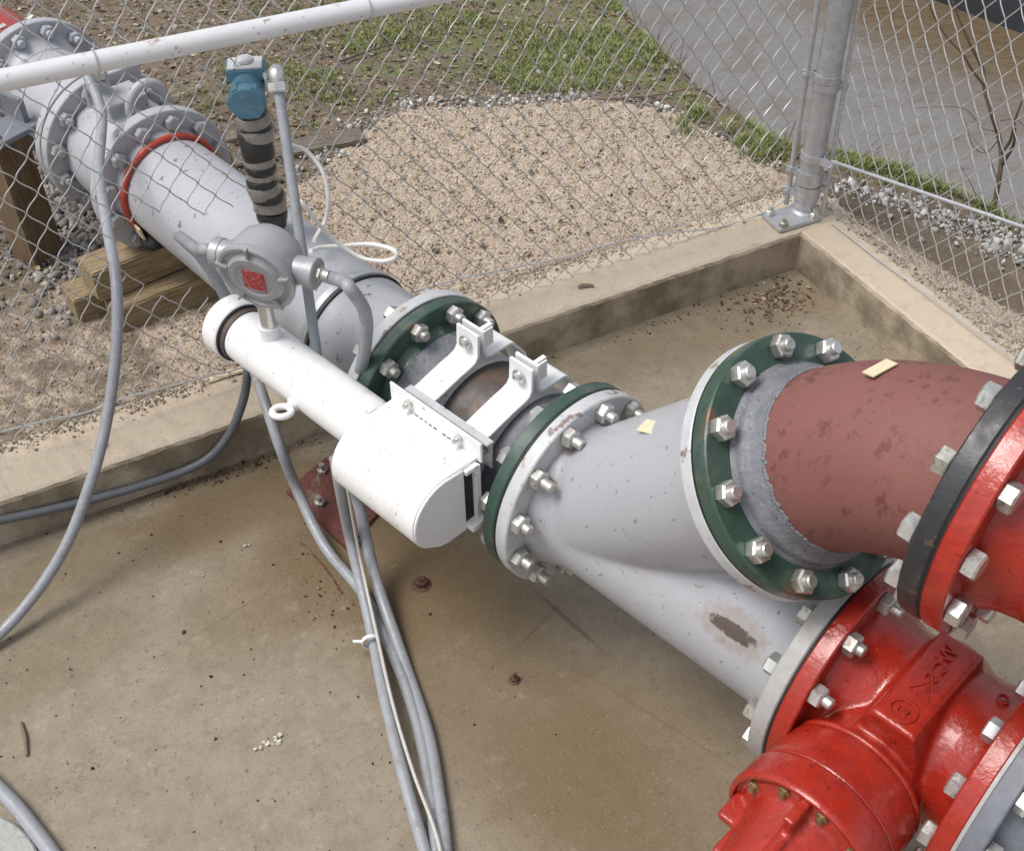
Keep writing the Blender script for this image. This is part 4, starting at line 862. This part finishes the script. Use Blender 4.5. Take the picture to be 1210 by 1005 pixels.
def band(z, to, ln):
    d = unit(V(to[0]-PXY[0], to[1]-PXY[1], 0)); s_ = V(-d[1], d[0], 0); c_ = V(*PXY, z); b = MB(); pth = []
    tl = ln
    pth.append(c_+d*tl+s_*.004)
    pth.append(c_+d*.040+s_*.006)
    for a in np.linspace(.22, 2*math.pi-.22, 22): pth.append(c_+(d*math.cos(a)+s_*math.sin(a))*.0372)
    pth += [c_+d*.040-s_*.006, c_+d*tl-s_*.004]
    b.strip(pth, UZ*.021, -.0045); q = c_+d*(tl-.010); b.cyl(q-s_*.012, q+s_*.014, .0045, 10); b.hexnut(q+s_*.007, s_, .008, .006); return part('tension_band', b, M['galv'], t)
for z, w_ in ((.553, 0), (.531, 1), (.262, 0), (.243, 1), (.217, 1), (.196, 0)): band(z, TBX if w_ == 0 else TBY, .068 if w_ == 0 else .058)
for z, w_ in ((.95, 0), (.93, 1)): band(z, TBX if w_ == 0 else TBY, .068)
band(.318, (.062, -.2), .085)
DW, DZ = .0625, .0410                                           # diamond width, half height
HOLE = [(-1.738, .677), (-1.793, .633), (-1.83, .591), (-1.796, .556), (-1.77, .518), (-1.75, .471), (-1.726, .434), (-1.70, .473), (-1.664, .431), (-1.638, .388), (-1.656, .338), (-1.66, .25), (-1.28, .22), (-1.27, .50), (-1.36, .60), (-1.491, .652), (-1.517, .67), (-1.566, .61), (-1.616, .597), (-1.626, .64), (-1.65, .662), (-1.703, .672)]
def inpoly(x, y, pl=HOLE):
    c_ = False; n_ = len(pl)
    for i in range(n_):
        (x1, y1), (x2, y2) = pl[i], pl[(i+1) % n_]
        if (y1 > y) != (y2 > y) and x < (x2-x1)*(y-y1)/(y2-y1)+x1: c_ = not c_
    return c_
def mesh_panel(org, d, nrm, u0, u1, z0, z1, hole, bulge, wob=1.):
    "interlocked zigzag wires; org + d*u + z; nrm is the outward side"
    b = MB(); cols = int((u1-u0)/(DW/2))
    k0 = int(math.floor(z0/DZ)); k1 = int(math.ceil(z1/DZ))
    for ci in range(cols):
        ua = u0+ci*DW/2
        run = []
        def flush():
            if len(run) > 1: b.tube(run, .00145, 5)
            run.clear()
        for k in range(k0, k1):
            if True:
                pa = (ua if (k+ci) % 2 == 0 else ua+DW/2, k*DZ); pb = (ua+DW/2 if (k+ci) % 2 == 0 else ua, (k+1)*DZ)
                mid = ((pa[0]+pb[0])/2, (pa[1]+pb[1])/2)
                if hole and inpoly(*mid): flush(); continue
                w3 = []
                for (tq, bow) in ((0.03, 0.), (.12, .0045), (.32, .0035), (.68, -.0035), (.88, -.0045), (.97, 0.)):
                    u = pa[0]+(pb[0]-pa[0])*tq; z = pa[1]+(pb[1]-pa[1])*tq; sg = 1 if pb[0] > pa[0] else -1
                    off = .0025*(1 if sg > 0 else -1)*math.sin(math.pi*tq)*1.1
                    wx = .0035*math.sin(u*9+z*5)+.003*math.sin(u*23+1)*math.sin(z*17); wz = .004*math.sin(u*5.5+1+z*3)+.0025*math.sin(u*19+z*11)
                    w3.append(org+d*(u+wx*wob)+nrm*(off+bulge(u, z))+V(0, 0, z+wz*wob+bow*.5*wob))
                run.extend(w3)
        flush()
    return b
t = thing('chain_link_fence', 'long chain link fence with a white rail and a torn opening where the pipe passes', 'fence', V(-1.3, .11, KH))
bul = lambda u, z: .012*math.sin(u*3.1)*math.sin(z*4)+.05*max(0, (.26-z)/.12)**1.3*(1 if u < -1.2 else .35)*min(1, max(0, -u-.05)/.3)
b = mesh_panel(V(0, .114, 0), V(1, 0, 0), V(0, 1, 0), -2.95, .0, .155, 1.42, True, bul); part('wire_mesh', b, M['wire'], t)
wl = [ony(*q, .125) for q in ((-160, 552), (-40, 522), (0, 510), (50, 497), (100, 487), (145, 470), (200, 456), (245, 444), (300, 428))]
wr = [ony(*q, .125) for q in ((470, 352), (540, 330), (600, 317), (660, 305), (720, 288), (790, 275), (850, 268), (905, 250))]+[V(.02, .112, .165)]
b = MB(); b.tube(spline(wl+wr, 6), .0022, 6); part('bottom_wire', b, M['wire'], t)
b = MB(); b.cyl(V(.028, .113, KH+.02), V(.016, .113, 1.42), .0075, 8); part('tension_bar', b, M['galv'], t)
ra, rb = ony(0, 95, .078), ony(480, 0, .078); b = MB(); dr = (rb-ra)/(rb[0]-ra[0]); b.cyl(ra+dr*(-1.3), ra+dr*(.02-ra[0]), .0205, 28); part('rail', b, M['rail'], t, 'white painted pipe rail')
b = MB()
for xk in (-1.75, -1.2):
    c_ = ra+dr*(xk-ra[0]); b.tube([c_+V(0, .024*math.cos(a), .024*math.sin(a)) for a in np.linspace(0, 5.9, 16)]+[c_+V(.01, .036, .02)], .0018, 6)
part('tie_wire', b, M['wire'], t)
t = thing('chain_link_fence', 'shorter chain link fence along the right kerb beside the river, with a slanting brace rod', 'fence', V(.09, -.6, KH))
bul2 = lambda u, z: .008*math.sin(u*4)*math.sin(z*5)+.03*max(0, (.22-z)/.08)**1.2
b = mesh_panel(V(.094, 0, 0), V(0, -1, 0), V(1, 0, 0), -.02, 1.9, .155, 1.42, False, bul2, .45); part('wire_mesh', b, M['wire'], t)
b = MB(); b.tube(spline([onx(*q, .094) for q in ((982, 262), (1030, 300), (1054, 317), (1103, 352), (1150, 388), (1203, 425), (1290, 490), (1450, 620))], 6), .0022, 6); part('bottom_wire', b, M['wire'], t)
b = MB(); b.cyl(V(.094, .030, KH+.02), V(.091, .052, 1.42), .0055, 8); part('tension_bar', b, M['galv'], t)
r0, r1 = onx(983, 190, .062), onx(1210, 268, .062); b = MB(); b.cyl(r0, r0+(r1-r0)*2.2, .0048, 10); part('brace_rod', b, M['galv'], t)

# ------------------------------------------------------------------ timber, stones and odds and ends
def beam(name, c, d, L, wv, hv, mat, label, cat, group=None, jit=.002):
    d = unit(d); sidev = unit(np.cross(UZ, d)); up = np.cross(d, sidev); b = MB(); vs = []; fs = []; n_ = 8
    prof = [(-.5, -.5), (.5, -.5), (.5, .5), (-.5, .5)]
    me_b = MB()
    for i in range(n_+1):
        for (a, e) in prof: vs.append(V((i/n_-.5)*L, a*wv+random.gauss(0, jit*.6), e*hv+random.gauss(0, jit*.6)))
    for i in range(n_):
        for k in range(4): fs.append((4*i+k, 4*i+(k+1) % 4, 4*i+4+(k+1) % 4, 4*i+4+k))
    fs += [(3, 2, 1, 0), tuple(4*n_+k for k in range(4))]
    me_b.add(vs, fs); me = me_b.mesh(name, bevel=.004, ang=50); o = link(name, me, mat)
    o.matrix_world = Matrix([[d[i], sidev[i], up[i], c[i]] for i in range(3)]+[[0, 0, 0, 1]])
    o['label'] = label; o['category'] = cat
    if group: o['group'] = group
    return o
td = unit(V(.985, .17, 0)); tn = V(-td[1], td[0], 0); tb = onz(148, 402, .1)
beam('timber', tb+td*.26+tn*.048+V(0, 0, .049), td, .52, .095, .093, M['timber'], 'front lower timber of the stack under the pipe', 'timber', 'timbers stacked under the pipe')
beam('timber', tb+td*.20+tn*.155+V(0, 0, .049), td, .54, .095, .093, M['timber'], 'rear lower timber of the stack, furthest left', 'timber', 'timbers stacked under the pipe')
beam('timber', tb+td*.26+tn*.112+V(0, 0, .142), unit(td+tn*.03), .56, .10, .088, M['timber'], 'upper timber of the stack, directly under the pipe flange', 'timber', 'timbers stacked under the pipe')
pcn = onz(45, 320, .1); pd_ = unit(onz(77, 300, .1)-pcn); pn_ = V(-pd_[1], pd_[0], 0); pcx = pcn+pd_*.05+pn_*.05
t = thing('timber_post', 'upright dark timber post under the far pipe behind the mesh', 'post', pcx-V(0, 0, .0))
b = MB(); b.box(V(0, 0, .19), V(.44, 0, 0), V(0, .10, 0), V(0, 0, .10))
o = link('post', MB().box((0, 0, 0), (.46, 0, 0), (0, .1, 0), (0, 0, .1)).mesh('post', bevel=.004), M['timber_post'], t)
o.matrix_local = Matrix([[0, pd_[0], -pn_[0]*-1, 0], [0, pd_[1], pn_[1], 0], [1, 0, 0, .155], [0, 0, 0, 1]])
b = MB(); b.box(pcx+V(.02, .0, .392), pd_*.15, pn_*.11, V(0, 0, .014)); b.box(pcx+V(.06, .04, .43), pd_*.016, pn_*.08, V(0, 0, .07)); part('bracket', b, M['bluesteel'], t, 'dark steel bracket on top of the post', bevel=.002)
bb = MB(); bb.hexnut(pcx-pn_*.03-pd_*.03+V(0, 0, .3985), UZ, .014, .012); part('bracket_bolt', bb, M['zinc'], t)
beam('timber', onz(350, 180, .11)-V(.03, 0, 0), V(1, -.12, 0), .50, .085, .05, M['oldwood'], 'weathered grey timber lying on the ground behind the transmitter', 'timber')
beam('timber', onz(345, 160, .10)+V(.0, .05, 0), V(1, -.04, 0), .42, .05, .035, M['oldwood'], 'thin grey board lying behind the weathered timber', 'timber')
st_ = onz(283, 214, .1); beam('stake', st_+V(-.008, 0, .055), unit(V(-.12, .03, 1)), .15, .024, .010, M['greenstake'], 'small splintered yellow-green stake standing beside the taped stand pipe', 'stake')
sk0, sk1 = onz(253, 446, KH+.006), onz(292, 434, KH+.006); beam('stick', (sk0+sk1)/2, sk1-sk0, np.linalg.norm(sk1-sk0)+.02, .020, .008, M['sticker'], 'short pale wooden stick lying on the kerb below the sensor tube', 'stick')
# sapling on the bank
sb = V(.66, -.10, float(gheight(.66, -.1))-.03)
t = thing('sapling', 'bare brown sapling on the river bank behind the right fence', 'sapling', sb)
tr = [sb, ony(1181, 208, -.08), ony(1182, 170, -.05), ony(1172, 135, -.03), ony(1163, 103, 0.), ony(1163, 85, .02), ony(1148, 55, .04), ony(1136, 28, .06), ony(1125, 0, .08), ony(1112, -40, .1)]
b = MB(); p_ = spline(tr, 6); b.tube(p_, list(np.linspace(.0085, .002, len(p_))), 8); part('trunk', b, M['twig'], t)
def br(q, r0_): 
    b = MB(); p_ = spline(q, 6); b.tube(p_, list(np.linspace(r0_, r0_*.35, len(p_))), 6); part('branch', b, M['twig'], t)
br([ony(1164, 102, 0.), ony(1150, 84, .0), ony(1137, 63, .01), ony(1120, 45, .02), ony(1105, 22, .03), ony(1096, 0, .03)], .004)
br([ony(1183, 180, -.06), ony(1194, 165, -.08), ony(1200, 140, -.10), ony(1208, 118, -.12)], .006)
br([ony(1183, 195, -.07), ony(1197, 172, -.12), ony(1200, 150, -.16)], .007)
br([ony(1178, 155, -.04), ony(1160, 150, 0), ony(1140, 128, .05), ony(1105, 126, .1), ony(1075, 128, .15)], .0022)
br([ony(1180, 165, -.05), ony(1165, 180, -.02), ony(1150, 172, 0), ony(1140, 140, .02)], .002)
br([ony(1182, 142, -.04), ony(1200, 141, -.1), ony(1212, 150, -.12)], .002)
br([ony(1178, 210, -.08), ony(1168, 185, -.05), ony(1148, 160, .0)], .002)
# twigs lying on the bank
for i, (q, lab) in enumerate(((((820, 75), (850, 90), (880, 105), (900, 118)), 'bare twig on the bank left of the fence post'), (((705, 125), (770, 124), (830, 115), (880, 118)), 'long thin twig lying along the top of the gravel'), (((1010, 150), (1040, 152), (1066, 158)), 'bare twig at the river edge right of the fence post'), (((400, 70), (440, 55), (480, 42), (520, 44)), 'pale dead branch lying in the grass near the top edge'))):
    pts = [onz(x, y, .125) for x, y in q]; pts = [V(p[0], p[1], max(float(gheight(p[0], p[1])), -.1)+.012+.006*(k % 2)) for k, p in enumerate(pts)]
    b = MB(); p_ = spline(pts, 5); b.tube(p_, list(np.linspace(.005, .0018, len(p_))), 6)
    for k in (4, 8, 11):
        if k < len(p_)-1: b.tube([p_[k], p_[k]+V(random.uniform(-.05, .05), random.uniform(-.05, .05), .02), p_[k]+V(random.uniform(-.08, .08), random.uniform(-.06, .08), .035)], [.002, .0014, .0008], 5)
    solo('twig', b, M['oldwood'] if i == 3 else M['twig'], lab, 'twig', pts[0])
# dark wall across the river
wa, wb = onz(1100, 0, RL), onz(1300, 76, RL); wd_ = unit(wb-wa); wn = V(-wd_[1], wd_[0], 0)
t = thing('river_wall', 'dark wall across the river at the top right corner', 'wall', (wa+wb)/2)
b = MB(); b.box((wa+wb)/2+wn*.26+wd_*.8+V(0, 0, -.02), wd_*3.4, wn*.5, V(0, 0, .36)); part('wall', b, M['darkwall'], t, bevel=.03)
b = MB(); b.box((wa+wb)/2+wn*.31+wd_*.8+V(0, 0, .185), wd_*3.42, wn*.5, V(0, 0, .05)); part('coping', b, M['bluesteel'], t, bevel=.01)
# floor oddments
def oddbolt(px, py, lab, k):
    p = onz(px, py, 0); b = MB(); b.lathe(p-V(0, 0, .002), UZ, [(0, .020*k), (.004, .017*k), (.006, .012*k)], 14); b.hexnut(p+V(0, 0, .003), UZ, .012*k, .011*k, .5); b.cyl(p+V(0, 0, .01), p+V(.002, 0, .022), .006*k, 10); solo('anchor_stub', b, M['rust'], lab, 'anchor bolt', p)
oddbolt(498, 690, 'large rusty anchor bolt stub on the stained floor near the white housing', 1.25); oddbolt(608, 803, 'small rusty anchor bolt stub alone in the brown floor stain', .7)
p0, p1 = onz(25, 852, .004), onz(32, 892, .004); b = MB(); b.tube([p0, (p0+p1)/2+V(.003, 0, .003), p1], [.003, .004, .003], 6); solo('twig', b, M['twig'], 'short brown twig on the floor near the left edge', 'twig', p0)
p0 = onz(355, 640, .003); p1 = onz(404, 700, .003); b = MB(); b.tube(spline([p0, (p0+p1)/2+V(.006, 0, .002), p1], 5), .0018, 6); solo('twig', b, M['rustplate'], 'thin reddish stem on the floor left of the conduits', 'twig', p0)
for (q, lab, k) in (((318, 878), 'crumpled pale wrapper scrap on the bare floor', 1.), ((292, 643), 'tiny white paper scrap on the floor below the kerb', .28)):
    c_ = onz(*q, .003); b = MB()
    for _ in range(int(9*k)+2):
        x = V(random.gauss(0, .013)*k, random.gauss(0, .007)*k, random.uniform(.0, .004)); a = random.uniform(0, 6.28); u = V(math.cos(a), math.sin(a), random.uniform(-.5, .5))*random.uniform(.005, .011)*max(k, .5); v = V(-math.sin(a), math.cos(a), random.uniform(-.6, .6))*random.uniform(.004, .009)*max(k, .5)
        b.box(c_+x, u, v, UZ*.0008)
    solo('paper_scrap', b, M['paper'], lab, 'litter', c_)
cb = onz(-75, 1075, 0); b = MB(); b.lathe(V(cb[0]-.0, cb[1], 0), UZ, [(0, .185), (.012, .185), (.016, .181), (.016, 0)], 60)
o = solo('round_concrete_pad', b, M['block'], 'pale speckled concrete pad at the bottom left corner', 'concrete pad', cb)

# small things on the kerb
p = onz(122, 528, KH); b = MB(); b.torus(p+UZ*.012, unit(V(.3, -1, .5)), .0095, .0028, 20, 8); b.cyl(p-UZ*.004, p+UZ*.006, .0035, 8); solo('eye_screw', b, M['zinc'], 'small metal eye screw in the kerb beside the thick grey hose', 'eye screw', p)
p = onz(692, 338, KH+.003); b = MB(); b.strip([p+V(-.020, .006, .001), p+V(-.008, .003, .006), p+V(.006, -.002, .004), p+V(.020, -.008, .001)], V(.004, .011, 0), .0008); solo('dead_leaf', b, M['twig'], 'single curled brown leaf on top of the back kerb', 'leaf', p)
